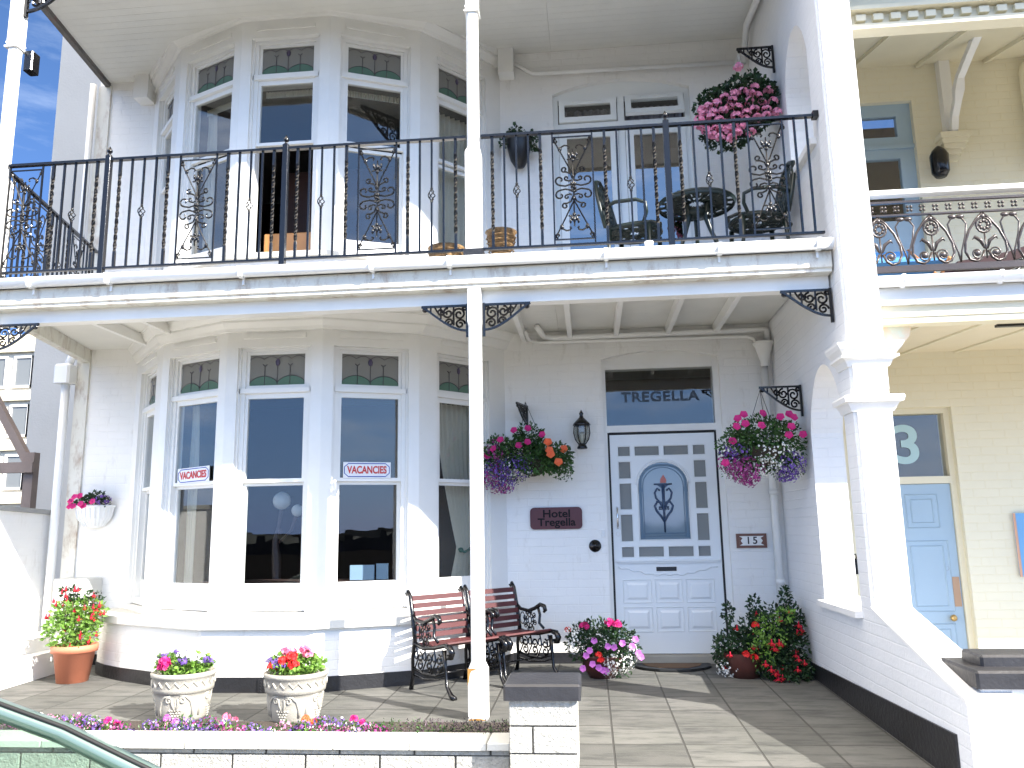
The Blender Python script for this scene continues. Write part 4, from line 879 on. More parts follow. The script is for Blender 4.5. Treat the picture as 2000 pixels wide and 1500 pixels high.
def petunia(mb, c, n, r):
    n = Vector(n).normalized(); u = n.orthogonal().normalized(); v = n.cross(u); c = Vector(c); k = 10; vs = [c-n*r*.35]
    for i in range(k): a = 2*pi*i/k+random.uniform(0, .2); rr = r*(1 if i % 2 else .84); vs.append(c+u*cos(a)*rr+v*sin(a)*rr+n*random.uniform(0, .12)*r)
    mb.add(vs, [(0, 1+i, 1+(i+1) % k) for i in range(k)])
def head(mb, c, R, n=26, pr=.35):   # geranium head: ball of small florets
    for _ in range(n):
        d = rnd_dir(); d.z = abs(d.z)*.8-.25*random.random(); d.normalize(); petunia(mb, Vector(c)+d*R*.75, d+rnd_dir()*.3, R*pr)
def star(mb, c, r, n=None):
    d = n or rnd_dir(); petunia(mb, c, d, r)
def scatter(mb, blobs, n, r, shell=.8, front=True, jit=.3):
    tot = sum(b[1][0]*b[1][2] for b in blobs)
    for c, rr in blobs:
        for _ in range(int(n*rr[0]*rr[2]/tot)):
            p, q = inside(c, rr, shell)
            petunia5(mb, p, q+rnd_dir()*jit+Vector((0, -.3, 0)), r*random.uniform(.7, 1.2))
def petunia5(mb, c, n, r):
    n = n.normalized(); u = n.orthogonal().normalized(); v = n.cross(u); vs = [c]
    for i in range(5): a = 2*pi*i/5; vs.append(c+u*cos(a)*r+v*sin(a)*r)
    mb.add(vs, [(0, 1, 2), (0, 2, 3), (0, 3, 4), (0, 4, 5)])
def fuchsia(mb, mb2, c, s):
    c = Vector(c)
    for i in range(4):
        a = i*pi/2+.4; d = Vector((cos(a), sin(a), -.25)); t = Vector((-sin(a), cos(a), 0))
        mb.add([c, c+d*s*.4+t*s*.18, c+d*s*.95+Vector((0, 0, -.1*s)), c+d*s*.4-t*s*.18], [(0, 1, 2, 3)])
    mb.tube([c+Vector((0, 0, s*.5)), c], [s*.08, s*.16], 5)
    mb2.tube([c, c+Vector((0, 0, -s*.3)), c+Vector((0, 0, -s*.55))], [s*.15, s*.30, s*.22], 6)
def blooms(name, m, T, fn, lst):
    for a in lst:
        b = MB(); fn(b, a); obj(name, b, m, T)
def fblooms(T, lst, s):
    for p in lst:
        a = MB(); c = MB(); fuchsia(a, c, p, s); o = obj('fuchsia_flower', a, FCR, T); obj('corolla', c, FRD, o)
def pick(blobs, front=.55):    # a point on the visible (street) side of one blob
    c, r = random.choice(blobs)
    while True:
        q = rnd_dir()
        if q.y < front-.3: break
    return Vector(c)+Vector((q.x*r[0], q.y*r[1], q.z*r[2])), q

# hanging baskets
def hb_left():
    T = thing('hanging_basket', 'hanging basket left of the door with orange begonias and trailing purple lobelia', 'hanging basket', (-.33, -.32, 1.60), 'hanging flower baskets')
    b = MB(); b.lathe([(.02, 0), (.08, .02), (.14, .08), (.17, .15)], (-.27, -.26, 1.63), 16); obj('basket', b, mat('coir liner', (.04, .028, .02), .9, bump=.01, bscale=80), T)
    bl = [((-.36, -.30, 1.85), (.22, .2, .16)), ((-.10, -.30, 1.82), (.20, .17, .11)), ((-.30, -.28, 1.98), (.14, .12, .14)), ((-.58, -.30, 1.82), (.15, .15, .2)), ((-.05, -.34, 1.74), (.14, .10, .09))]
    bl.append(((-.22, -.38, 1.74), (.20, .12, .10))); m_ = MB(); foliage(m_, bl, 3200, .042, .3)
    tr = [((-.58, -.33, 1.66), (.16, .14, .16)), ((-.42, -.38, 1.70), (.16, .1, .13))]; foliage(m_, tr, 900, .022, .2, .4, .5); foliage(m_, [((.05, -.32, 1.70), (.05, .05, .12)), ((-.04, -.34, 1.66), (.04, .04, .1))], 120, .03, .1)
    obj('foliage', m_, LEAFM, T)
    m_ = MB(); scatter(m_, [((-.60, -.34, 1.66), (.17, .15, .17)), ((-.42, -.38, 1.70), (.17, .12, .15)), ((-.52, -.33, 1.56), (.12, .1, .10))], 800, .010, .5); obj('violet_flowers', m_, FPU, T)
    m_ = MB(); scatter(m_, [((-.62, -.34, 1.62), (.16, .14, .15)), ((-.55, -.34, 1.53), (.12, .1, .07)), ((-.60, -.30, 1.85), (.13, .14, .15))], 560, .011, .5); obj('magenta_flowers', m_, FMG, T)
    m_ = MB(); scatter(m_, [((-.40, -.38, 1.72), (.17, .13, .14)), ((-.52, -.34, 1.60), (.15, .12, .1))], 170, .008, .6); obj('white_flowers', m_, FWH, T)
    blooms('pink_petunia', FPK, T, lambda b, p: petunia(b, p, (random.uniform(-.4, .4), -1, .4), .036), ((-.30, -.42, 2.06), (-.43, -.40, 2.05), (-.30, -.47, 1.93), (-.17, -.42, 2.0), (-.55, -.45, 1.96), (-.62, -.44, 1.88), (-.68, -.40, 1.82), (-.38, -.48, 1.9)))
    blooms('orange_begonia', FOR, T, lambda b, p: [petunia(b, Vector(p)+rnd_dir()*.008, (random.uniform(-.3, .3), -1, .3), .042-.010*k) for k in range(3)], ((-.12, -.47, 1.93), (-.10, -.48, 1.85), (-.09, -.49, 1.81), (-.02, -.46, 1.74), (.03, -.42, 1.86)))
    m_ = MB()
    for a in (.5, 2.6, 4.7): m_.tube([(-.33, -.27, 2.33), (-.27+.18*cos(a), -.28+.15*sin(a), 1.78)], .002, 4)
    obj('chain', m_, IRON, T)
def hb_right():
    T = thing('hanging_basket', 'hanging basket right of the door with magenta petunias above white and blue lobelia', 'hanging basket', (1.66, -1.0, 1.60), 'hanging flower baskets')
    b = MB(); b.lathe([(.02, 0), (.10, .02), (.16, .08), (.18, .15)], (1.67, -1.0, 1.62), 14); obj('basket', b, bpy.data.materials['coir liner'], T)
    bl = [((1.65, -1.0, 1.87), (.27, .22, .17)), ((1.50, -1.0, 1.80), (.20, .18, .15)), ((1.83, -1.0, 1.80), (.17, .18, .2)), ((1.66, -1.0, 1.72), (.26, .2, .14))]
    m_ = MB(); foliage(m_, bl, 3000, .038, .3); foliage(m_, [((1.48, -1.02, 1.62), (.18, .14, .12)), ((1.84, -1.0, 1.62), (.16, .14, .12))], 800, .02, .2, .4, .5); obj('foliage', m_, LEAFM, T)
    m_ = MB(); scatter(m_, [((1.72, -1.05, 1.74), (.20, .2, .13)), ((1.40, -1.02, 1.72), (.10, .12, .1)), ((1.66, -1.08, 1.62), (.13, .12, .1))], 520, .010, .6); obj('white_flowers', m_, FWH, T)
    m_ = MB(); scatter(m_, [((1.50, -1.04, 1.60), (.17, .15, .12)), ((1.53, -1.03, 1.52), (.10, .1, .07)), ((1.42, -1.0, 1.66), (.13, .12, .1))], 900, .011, .45); obj('magenta_flowers', m_, FMG, T)
    m_ = MB(); scatter(m_, [((1.86, -1.02, 1.63), (.14, .15, .12)), ((1.45, -1.02, 1.74), (.15, .15, .08)), ((1.84, -1.0, 1.54), (.1, .1, .06))], 650, .011, .5); obj('violet_flowers', m_, FPU, T)
    blooms('pink_petunia', FPK, T, lambda b, p: petunia(b, p, (random.uniform(-.4, .4), -1, .4), .036), ((1.45, -1.16, 2.0), (1.50, -1.2, 1.95), (1.43, -1.2, 1.93), (1.66, -1.12, 2.04), (1.50, -1.16, 2.03), (1.78, -1.18, 2.0), (1.90, -1.12, 2.0), (1.86, -1.18, 1.92), (1.83, -1.2, 1.85), (1.62, -1.22, 1.93), (1.40, -1.15, 1.82), (1.96, -1.12, 1.86), (1.34, -1.1, 1.65), (1.87, -1.1, 2.03)))
    m_ = MB()
    for a in (.5, 2.6, 4.7): m_.tube([(1.675, -1.0, 2.25), (1.67+.17*cos(a), -1+.15*sin(a), 1.80)], .0022, 4)
    obj('chain', m_, IRON, T)
def hb_up():
    T = thing('hanging_basket', 'large hanging basket of salmon pink geraniums above the balcony railing', 'hanging basket', (1.66, -1.0, 4.5), 'hanging flower baskets')
    b = MB(); b.lathe([(.02, 0), (.10, .02), (.17, .08), (.19, .17)], (1.68, -1.0, 4.52), 14); obj('basket', b, bpy.data.materials['coir liner'], T)
    bl = [((1.70, -1.0, 4.90), (.26, .22, .14)), ((1.50, -1.0, 4.80), (.22, .2, .14)), ((1.88, -1.0, 4.84), (.14, .17, .16)), ((1.68, -1.0, 4.70), (.32, .22, .16)), ((1.80, -1.0, 5.02), (.06, .06, .1)), ((1.55, -1.0, 4.55), (.22, .17, .15))]
    m_ = MB(); foliage(m_, bl, 3300, .045, .3, .8); obj('foliage', m_, LEAFD, T)
    blooms('geranium_flower', FLG, T, lambda b, p: head(b, (p[0], -1.20+.25*abs(p[0]-1.62)**1.2, p[1]), .052, 24, .34), ((1.78, 4.86), (1.90, 4.84), (1.67, 4.82), (1.72, 4.73), (1.83, 4.72), (1.93, 4.74), (1.52, 4.78), (1.45, 4.74), (1.58, 4.74), (1.38, 4.72), (1.62, 4.67), (1.55, 4.68), (1.76, 4.66), (1.87, 4.66), (1.96, 4.64), (1.69, 4.62), (1.50, 4.66), (1.42, 4.66), (1.34, 4.66), (1.32, 4.58), (1.38, 4.55), (1.46, 4.58), (1.35, 4.50), (1.43, 4.50), (1.50, 4.45), (1.57, 4.50), (1.46, 4.42), (1.55, 4.40), (1.64, 4.50), (1.30, 4.62), (1.72, 4.44), (1.65, 5.05), (1.40, 4.62), (1.50, 4.54), (1.33, 4.70), (1.29, 4.55), (1.40, 4.45), (1.60, 4.44), (1.68, 4.56), (1.78, 4.58), (1.86, 4.60), (1.60, 4.60), (1.52, 4.48), (1.47, 4.50), (1.80, 4.78), (1.60, 4.80), (1.74, 4.80)))
    m_ = MB()
    for a in (.5, 2.6, 4.7): m_.tube([(1.70, -1.0, 5.30), (1.67+.19*cos(a), -1+.15*sin(a), 4.72)], .0022, 4)
    obj('chain', m_, FWH, T)
hb_left(); hb_right(); hb_up()
# basket brackets fixed to the walls
def wbr(x, y, z, w_, h, label):
    b = bracket_mesh(BM(x, y, z, -1), w_, h, .0095); return obj('basket_bracket', b, IRON, label=label, cat='bracket', group='iron basket brackets')
wbr(1.998, -1.0, 2.27, .33, .20, 'scrolled black iron bracket holding the basket right of the door')
wbr(1.998, -1.0, 5.345, .31, .20, 'scrolled black iron bracket holding the upstairs geranium basket')
b = bracket_mesh(Matrix.Translation((-.335, -.01, 2.32)) @ Matrix.Rotation(-pi/2-.25, 4, 'Z'), .30, .16)
obj('basket_bracket', b, IRON, label='black iron bracket seen end on above the basket left of the door', cat='bracket', group='iron basket brackets')

# wall lantern
WL = thing('wall_lantern', 'black coach lantern with clear glass on the wall left of the door', 'wall lamp', (.19, -.12, 1.88))
b = MB(); b.lathe([(0, 0), (.045, 0), (.05, .01), (.04, .03), (.03, .05)], (.19, -.13, 1.885), 12); b.lathe([(.072, .215), (.085, .225), (.075, .245), (.045, .275), (.02, .30), (.015, .32), (.022, .335), (.008, .36), (0, .375)], (.19, -.13, 1.885), 14)
for k in range(6): a = k*pi/3; b.tube([(.19+r*cos(a), -.13+r*sin(a), 1.885+z) for r, z in ((.032, .045), (.062, .09), (.076, .15), (.070, .218))], .005, 4)
b.tube([(.19, -.02, 2.13), (.19, -.06, 2.17), (.19, -.10, 2.20), (.19, -.13, 2.17)], .008, 5); b.lathe([(0, 0), (.035, 0), (.03, -.02)], (.19, -.001, 2.08), 10, ax=Matrix.Rotation(pi/2, 3, 'X'))
obj('lantern_frame', b, IRON, WL)
b = MB(); b.lathe([(.028, .05), (.056, .09), (.070, .15), (.064, .215)], (.19, -.13, 1.885), 12); obj('glass', b, glassmat('lantern glass', (.7, .72, .68), .08, 0, .25, (.5, .5, .45)), WL)
b = MB(); b.tube([(.19, -.13, 1.93), (.19, -.13, 2.03)], .012, 8); obj('bulb', b, GLOBE, WL)
# door bell (round, black), bell push
b = MB(); R_ = Matrix.Rotation(pi/2, 3, 'X'); b.lathe([(0, .03), (.02, .028), (.025, .018), (.048, .015), (.056, .008), (.058, 0)], (.278, 0, .985), 20, ax=R_); obj('round_bell', b, IRON, label='round black bell plate on the white wall beside the door', cat='doorbell')
b = MB(); b.bev(.342, .372, -.016, 0, 1.07, 1.13, .004); b.lathe([(0, .006), (.008, .004), (.008, 0)], (.357, -.016, 1.10), 8, ax=R_); obj('bell_push', b, WCLN, label='small white bell push beside the door frame', cat='doorbell')
# plaques
HP = thing('name_plaque', 'dark red rounded wooden plaque with the hotel name on the white wall', 'sign', (-.075, -.02, 1.13))
def rrect(x0, x1, z0, z1, r, n=5):
    P = []
    for cx, cz, a in ((x1-r, z0+r, -pi/2), (x1-r, z1-r, 0), (x0+r, z1-r, pi/2), (x0+r, z0+r, pi)): P += [(cx+r*cos(a+pi/2*k/n), cz+r*sin(a+pi/2*k/n)) for k in range(n+1)]
    return P
b = MB(); b.prism(rrect(-.325, .167, 1.145, 1.35, .04), -.022, -.0005, 'y'); bp_ = obj('board', b, PLAQ, HP)
text('lettering', 'Hotel', .100, PLTX, bp_, (-.075, -.0235, 1.287), .001, .0022, sx=1.15); text('lettering', 'Tregella', .100, PLTX, bp_, (-.075, -.0235, 1.208), .001, .0022, sx=1.1)
NP = thing('number_plaque', 'ceramic number 15 plaque with brown border right of the door', 'sign', (1.71, -.02, .94))
b = MB(); b.box(1.575, 1.848, -.016, -.0005, .945, 1.075); obj('border', b, TLBR, NP)
b = MB(); b.box(1.60, 1.823, -.019, -.016, .968, 1.052); ft = obj('face', b, TILE, NP)
b = MB(); 
for s_, x in ((1, 1.60), (-1, 1.823)): b.prism([(x, .968), (x+s_*.03, .985), (x+s_*.012, 1.01), (x+s_*.03, 1.035), (x, 1.052)], -.0205, -.019, 'y')
obj('ornament', b, TLBR, ft); text('lettering', '15', .09, TLTX, ft, (1.712, -.020, 1.010), .001, .002, sp=1.35)
# meter box
b = MB(); b.bev(-4.92, -4.56, -.24, 0, .28, .76, .012); b.box(-4.90, -4.62, -.246, -.24, .31, .73); obj('meter_box', b, PLAST, label='pale grey plastic meter box on the wall behind the fuchsia pot', cat='meter box')
# wall planter left
WP = thing('wall_planter', 'ribbed white half round wall planter with pink petunias', 'planter', (-4.67, -.08, 1.2))
b = MB(); 
prf = [(.02, 0), (.10, .02), (.165, .10), (.19, .20), (.20, .205), (.20, .225), (.185, .225)]
b.lathe(prf, (-4.67, -.02, 1.235), 22, pi, 2*pi)
for k in range(13): a = pi+pi*(k+.5)/13; b.tube([(-4.67+r*1.01*cos(a), -.02+r*1.01*sin(a), 1.235+z) for r, z in prf[1:4]], .007, 4)
obj('pot', b, WCLN, WP)
m_ = MB(); foliage(m_, [((-4.67, -.12, 1.49), (.20, .10, .06)), ((-4.62, -.12, 1.55), (.09, .06, .04))], 500, .035); obj('foliage', m_, LEAFD, WP)
blooms('pink_petunia', FPK, WP, lambda b, p: petunia(b, p, (0, -1, .5), .035), ((-4.83, -.20, 1.50), (-4.78, -.22, 1.54), (-4.80, -.2, 1.45), (-4.70, -.24, 1.47), (-4.58, -.24, 1.49), (-4.74, -.2, 1.55), (-4.67, -.24, 1.45), (-4.85, -.18, 1.45)))
m_ = MB(); scatter(m_, [((-4.54, -.14, 1.51), (.08, .09, .05))], 60, .014); obj('violet_flowers', m_, FPU, WP)

# terracotta pot with fuchsia
TP = thing('potted_fuchsia', 'red fuchsia in a tall terracotta pot by the left wall', 'potted plant', (-4.28, -.80, -.08))
b = MB(); b.lathe([(0, 0), (.125, 0), (.165, .25), (.185, .25), (.19, .31), (.165, .31), (.155, .27), (0, .27)], (-4.28, -.80, -.08), 24); obj('pot', b, TCOT, TP)
bl = [((-4.30, -.82, .36), (.23, .2, .16)), ((-4.24, -.80, .48), (.20, .18, .14)), ((-4.34, -.8, .50), (.14, .14, .12)), ((-4.22, -.85, .26), (.10, .1, .08))]
m_ = MB(); foliage(m_, bl, 1500, .045, .3, .6); obj('foliage', m_, LEAFL, TP)
m_ = MB(); foliage(m_, [((-4.36, -.8, .66), (.08, .06, .07)), ((-4.14, -.8, .62), (.07, .06, .08)), ((-4.28, -.78, .64), (.10, .06, .06))], 220, .04, .2); obj('dark_foliage', m_, LEAFD, TP)
fblooms(TP, [pick(bl)[0] for k in range(26)], .042)
for p in ((-4.40, -.84, .70), (-4.37, -.82, .66), (-4.29, -.82, .70), (-4.12, -.82, .66), (-4.06, -.84, .58), (-4.08, -.86, .52), (-4.45, -.86, .60), (-4.52, -.84, .48)):
    fblooms(TP, [Vector(p)+rnd_dir()*.02 for k in range(2)], .045)
m_ = MB()
for k in range(9): a = k*.7; m_.tube([(-4.28, -.8, .17), (-4.28+.06*cos(a), -.8+.06*sin(a), .35), (-4.28+.14*cos(a), -.8+.12*sin(a), .60)], .004, 4)
obj('stem', m_, mat('stem brown', (.12, .08, .04), .8), TP)

# two cast stone tubs
def tub(x, y, rz, lab, flo):
    T = thing('stone_tub', lab, 'planter', (x, y, zg(y)), 'carved stone tubs', local=True); T.rotation_euler = (0, 0, rz)
    b = MB(); b.lathe([(0, 0), (.145, 0), (.165, .03), (.175, .10), (.183, .17), (.190, .195), (.202, .20), (.205, .225), (.205, .29), (.215, .295), (.218, .32), (.20, .325), (.185, .30), (0, .30)], (0, 0, 0), 36)
    obj('bowl', b, STON, T)
    b = MB(); n = 44
    b.tube([(.205*cos(2*pi*k/n), .205*sin(2*pi*k/n),   .256+.016*(1 if k % 2 else -1)) for k in range(n)], .0085, 4, closed=True)
    for q in range(4):
        a0 = -pi/2+q*pi/2
        def on(u, z, r=None): rr = (.163+.115*min(max(z, 0), .2)) if r is None else r; a = a0+u/rr; return (rr*cos(a), rr*sin(a), z)
        for s_ in (-1, 1):
            b.tube([on(s_*u, z) for u, z in [(.0, .08), (.02, .13), (.022, .17)]+spiral((.045, .155), .024, 1.2, pi, -1, 14, .25)], .009, 5)
            b.tube([on(s_*u, z) for u, z in [(.03, .185), (.07, .18), (.10, .15), (.112, .10), (.11, .05)]], .0095, 5)
        for r_ in range(5):
            for c_ in range(5-r_): b.ball(on((c_-(4-r_)/2)*.018, .09-r_*.017), .010, 6)
        b.tube([on(-.0, .09), on(.0, .15)], .004, 4)
    obj('relief', b, STON, T)
    bl = [((0, 0, .36), (.19, .17, .05)), ((-.10, 0, .38), (.08, .08, .05)), ((.09, 0, .38), (.09, .1, .05))]
    m_ = MB(); foliage(m_, bl, 750, .035, .2, .9); obj('foliage', m_, LEAFL, T)
    for nm, mt, lst in flo:
        for p in lst:
            m_ = MB()
            if nm == 'violet_flowers': scatter(m_, [((p[0], p[1], p[2]), (.05, .05, .025))], 34, .012, .2)
            else: head(m_, p, .043, 20, .42)
            obj(nm[:-1], m_, mt, T)
tub(-2.625, -2.07, .2, 'carved stone tub with magenta, white and violet flowers, nearer the left wall', [('magenta_flowers', FPK, [(-.10, -.12, .40), (-.08, -.14, .37), (-.12, -.10, .36)]), ('white_flowers', FWH, [(.09, -.08, .41), (.05, -.04, .43), (-.02, 0, .43), (.12, -.05, .40)]), ('violet_flowers', FPU, [(-.14, 0, .42), (.02, -.12, .40), (.15, -.04, .40), (-.05, .03, .44), (.17, 0, .38)])])
tub(-1.81, -2.09, -.15, 'carved stone tub with red and pink flowers in front of the bay window', [('red_flowers', FRD, [(.02, -.10, .43), (-.03, -.12, .40), (.05, -.13, .38), (-.12, -.12, .36)]), ('pink_flowers', FSP, [(.10, -.03, .44), (-.04, 0, .44), (.06, 0, .46), (-.10, .02, .44)]), ('violet_flowers', FPU, [(-.14, -.08, .40), (-.05, -.13, .38), (-.17, 0, .39), (-.1, -.1, .38)])])

# flower bed growth (uncountable) plus individual geraniums
m_ = MB(); m2 = MB(); m3 = MB(); m4 = MB(); m5 = MB()
def bedy(): return random.uniform(-2.73, -2.45)
cl = []
for k in range(105):
    x = random.uniform(-3.75, -1.05)+random.uniform(-.05, .05)
    cl.append((x, bedy(), random.uniform(.025, .055)))
for k in range(10): cl.append((-3.25+.04*k, -2.70+random.uniform(0, .1), .075))
for k in range(6): cl.append((-4.2+.1*k, bedy(), .04))
for x, y, h in cl:
    foliage(m_, [((x, y, -.07+h*.5), (.07, .06, h))], 75, .022, .1, .5)
    scatter(random.choice([m2, m5, m3]), [((x, y, -.065+h*.6), (.075, .06, h))], 55, .0085, .6)
    if random.random() < .5: scatter(m4, [((x, y, -.065+h*.6), (.07, .06, h))], 12, .008, .6)
for k in range(16):
    x = -1.05+.05*k; foliage(m4 if False else m_, [((x, bedy()-.02, -.04), (.05, .05, .05))], 60, .02, .1, .35)
obj('bed_foliage', m_, LEAFM, kind='stuff', label='low green bedding foliage behind the front coping', cat='bedding plants')
obj('bed_violet_flowers', m2, FMG, kind='stuff', label='tiny magenta purple lobelia flowers in the front bed', cat='bedding plants')
obj('bed_blue_flowers', m3, FPU, kind='stuff', label='tiny violet lobelia flowers in the front bed', cat='bedding plants')
obj('bed_pink_flowers', m5, mat('mauve pink petals', (.62, .22, .42), .6, island=.3, trans=.3), kind='stuff', label='tiny mauve pink flowers scattered through the front bed', cat='bedding plants')
obj('bed_white_flowers', m4, FWH, kind='stuff', label='tiny white flowers dotted through the front bed', cat='bedding plants')
m_ = MB(); 
for k in range(16): x = -.95+.045*k; foliage(m_, [((x, -2.70+random.uniform(0, .08), -.03), (.04, .04, .06))], 70, .022, .1, .35)
obj('heather', m_, mat('dark purple foliage', (.07, .05, .06), .7, island=.5), kind='stuff', label='dark purple leafy plants beside the grey capped pier', cat='bedding plants')
GL = [(-3.66, .07, FSP, 'salmon geranium at the left end of the front bed'), (-3.32, .08, FRD, 'bright red geranium in the front bed left of the tubs'), (-2.40, .06, FLP, 'pale lilac flower between the two tubs in the bed'), (-2.02, .07, FSP, 'upright pink geranium just left of the red flowered tub'),
      (-1.52, .06, FOR, 'peach geranium in the bed right of the tubs'), (-1.22, .06, FPK, 'hot pink geranium in the front bed nearest the verandah post'), (-3.24, .07, FWH, 'white geranium beside the bright red one'), (-2.78, .045, FPK, 'small pink bloom in front of the magenta flowered tub')]
for x, h, mt, lab in GL:
    y = -2.70; T = thing('geranium', lab, 'flower', (x, y, -.085), 'geraniums in the front bed')
    m_ = MB(); m_.tube([(x, y, -.085), (x, y, -.03+h)], .003, 4); foliage(m_, [((x, y, -.05), (.05, .04, .03))], 40, .03, .1, .9); obj('foliage', m_, LEAFL, T)
    m_ = MB(); head(m_, (x, y, -.02+h), .030, 18, .42); head(m_, (x+.045, y+.02, -.04+h), .024, 12, .42); obj('bloom', m_, mt, T)

# pots by the door
DP = thing('potted_geranium', 'round pot overflowing with pink and lilac geraniums left of the door', 'potted plant', (.30, -.62, -.08))
b = MB(); b.lathe([(0, 0), (.11, 0), (.16, .08), (.185, .17), (.19, .18), (.17, .18)], (.30, -.62, -.075), 20); obj('pot', b, mat('dark red brown pot', (.08, .024, .018), .4), DP)
bl = [((.30, -.62, .23), (.26, .22, .16)), ((.40, -.62, .18), (.22, .2, .18)), ((.14, -.64, .20), (.14, .14, .16)), ((.45, -.65, .05), (.12, .12, .12))]
m_ = MB(); foliage(m_, bl, 2300, .038, .3); obj('foliage', m_, LEAFD, DP)
m_ = MB(); scatter(m_, [((.08, -.68, .24), (.11, .12, .14)), ((.42, -.74, .06), (.14, .1, .10)), ((.36, -.78, .02), (.07, .06, .09)), ((.54, -.68, .12), (.06, .08, .14))], 520, .010, .5); obj('white_flowers', m_, FWH, DP)
blooms('pink_geranium', FPK, DP, lambda b, p: head(b, p, .052, 34, .32), ((.16, -.74, .34), (.37, -.72, .365), (.43, -.74, .355)))
blooms('lilac_flowers', FLP, DP, lambda b, p: petunia(b, p, (random.uniform(-.3, .3), -1, .3), .030), ((.20, -.80, .16), (.17, -.80, .12), (.27, -.83, .03), (.22, -.84, .06), (.30, -.82, .01), (.33, -.80, -.0), (.40, -.84, .19), (.47, -.82, .22), (.55, -.78, .19), (.60, -.74, .13), (.58, -.75, .24), (.35, -.85, .20), (.24, -.82, .24), (.62, -.74, .10), (.14, -.80, .02)))
blooms('red_flower', FRD, DP, lambda b, p: head(b, p, .033, 14, .5), ((.27, -.85, .13), (.29, -.85, .09), (.02, -.62, .30)))

FP = thing('potted_fuchsia', 'large spreading red fuchsia in dark pots right of the door', 'potted plant', (1.62, -.5, -.08))
b = MB(); b.lathe([(0, 0), (.11, 0), (.15, .10), (.17, .19), (.17, .20)], (1.47, -.62, -.08), 18); obj('pot', b, bpy.data.materials['dark red brown pot'], FP)
bl = [((1.74, -.55, .25), (.22, .2, .24)), ((1.62, -.55, .20), (.22, .2, .22)), ((1.82, -.6, .10), (.18, .2, .26)), ((1.42, -.58, .14), (.18, .17, .18)), ((1.90, -.5, .35), (.10, .12, .16)), ((1.76, -.72, .0), (.22, .16, .14)), ((1.32, -.55, .12), (.09, .1, .14)), ((1.80, -.82, -.06), (.12, .1, .1))]
m_ = MB(); foliage(m_, bl, 4800, .042, .3); foliage(m_, [((1.86, -.5, .54), (.04, .04, .10)), ((1.60, -.5, .48), (.05, .04, .09)), ((1.38, -.5, .42), (.05, .04, .09))], 300, .04, .1); obj('foliage', m_, LEAFD, FP)
m_ = MB(); foliage(m_, [((1.66, -.74, .30), (.15, .06, .14)), ((1.60, -.76, .14), (.12, .05, .12)), ((1.80, -.74, .42), (.08, .06, .06))], 420, .036, .2); obj('light_foliage', m_, LEAFL, FP)
m_ = MB(); scatter(m_, [((1.34, -.66, .0), (.12, .1, .08))], 130, .010, .4); obj('white_flowers', m_, FWH, FP)
fblooms(FP, [pick(bl[:4]+bl[5:6]+bl[7:])[0] for k in range(34)], .045)
fblooms(FP, ((1.66, -.82, .22), (1.68, -.82, .18), (1.72, -.82, .22), (1.92, -.66, .34), (1.94, -.66, .30), (1.90, -.68, .28), (1.72, -.86, -.13), (1.84, -.88, -.14), (1.60, -.83, .06), (1.64, -.84, .02), (1.67, -.84, -.01)), .052)
blooms('red_geranium', FRD, FP, lambda b, p: head(b, p, .037, 18, .45), ((1.46, -.78, .12), (1.52, -.80, .10), (1.56, -.72, .34)))

# door mat
b = MB(); n = 20
b.prism([(.60, -.10), (1.24, -.10)]+[(.92+.34*cos(a), -.10-.36*sin(a)) for a in [pi*k/n for k in range(n+1)]][0:0]+[(1.26, -.13), (1.25, -.25), (1.17, -.36), (1.05, -.43), (.92, -.45), (.79, -.43), (.67, -.36), (.59, -.25), (.58, -.13)][0:], zg(-.3)+.004, zg(-.3)+.022)
dm = thing('door_mat', 'half round dark door mat with brown centre before the door', 'mat', (.92, -.28, -.07)); obj('rubber', b, RUBB, dm)
b = MB(); b.prism([(.66, -.15), (1.18, -.15), (1.15, -.27), (1.05, -.36), (.92, -.385), (.79, -.36), (.69, -.27)], zg(-.3)+.0225, zg(-.3)+.027); obj('coir', b, mat('coir', (.16, .10, .06), .95, bump=.01, bscale=200), dm)

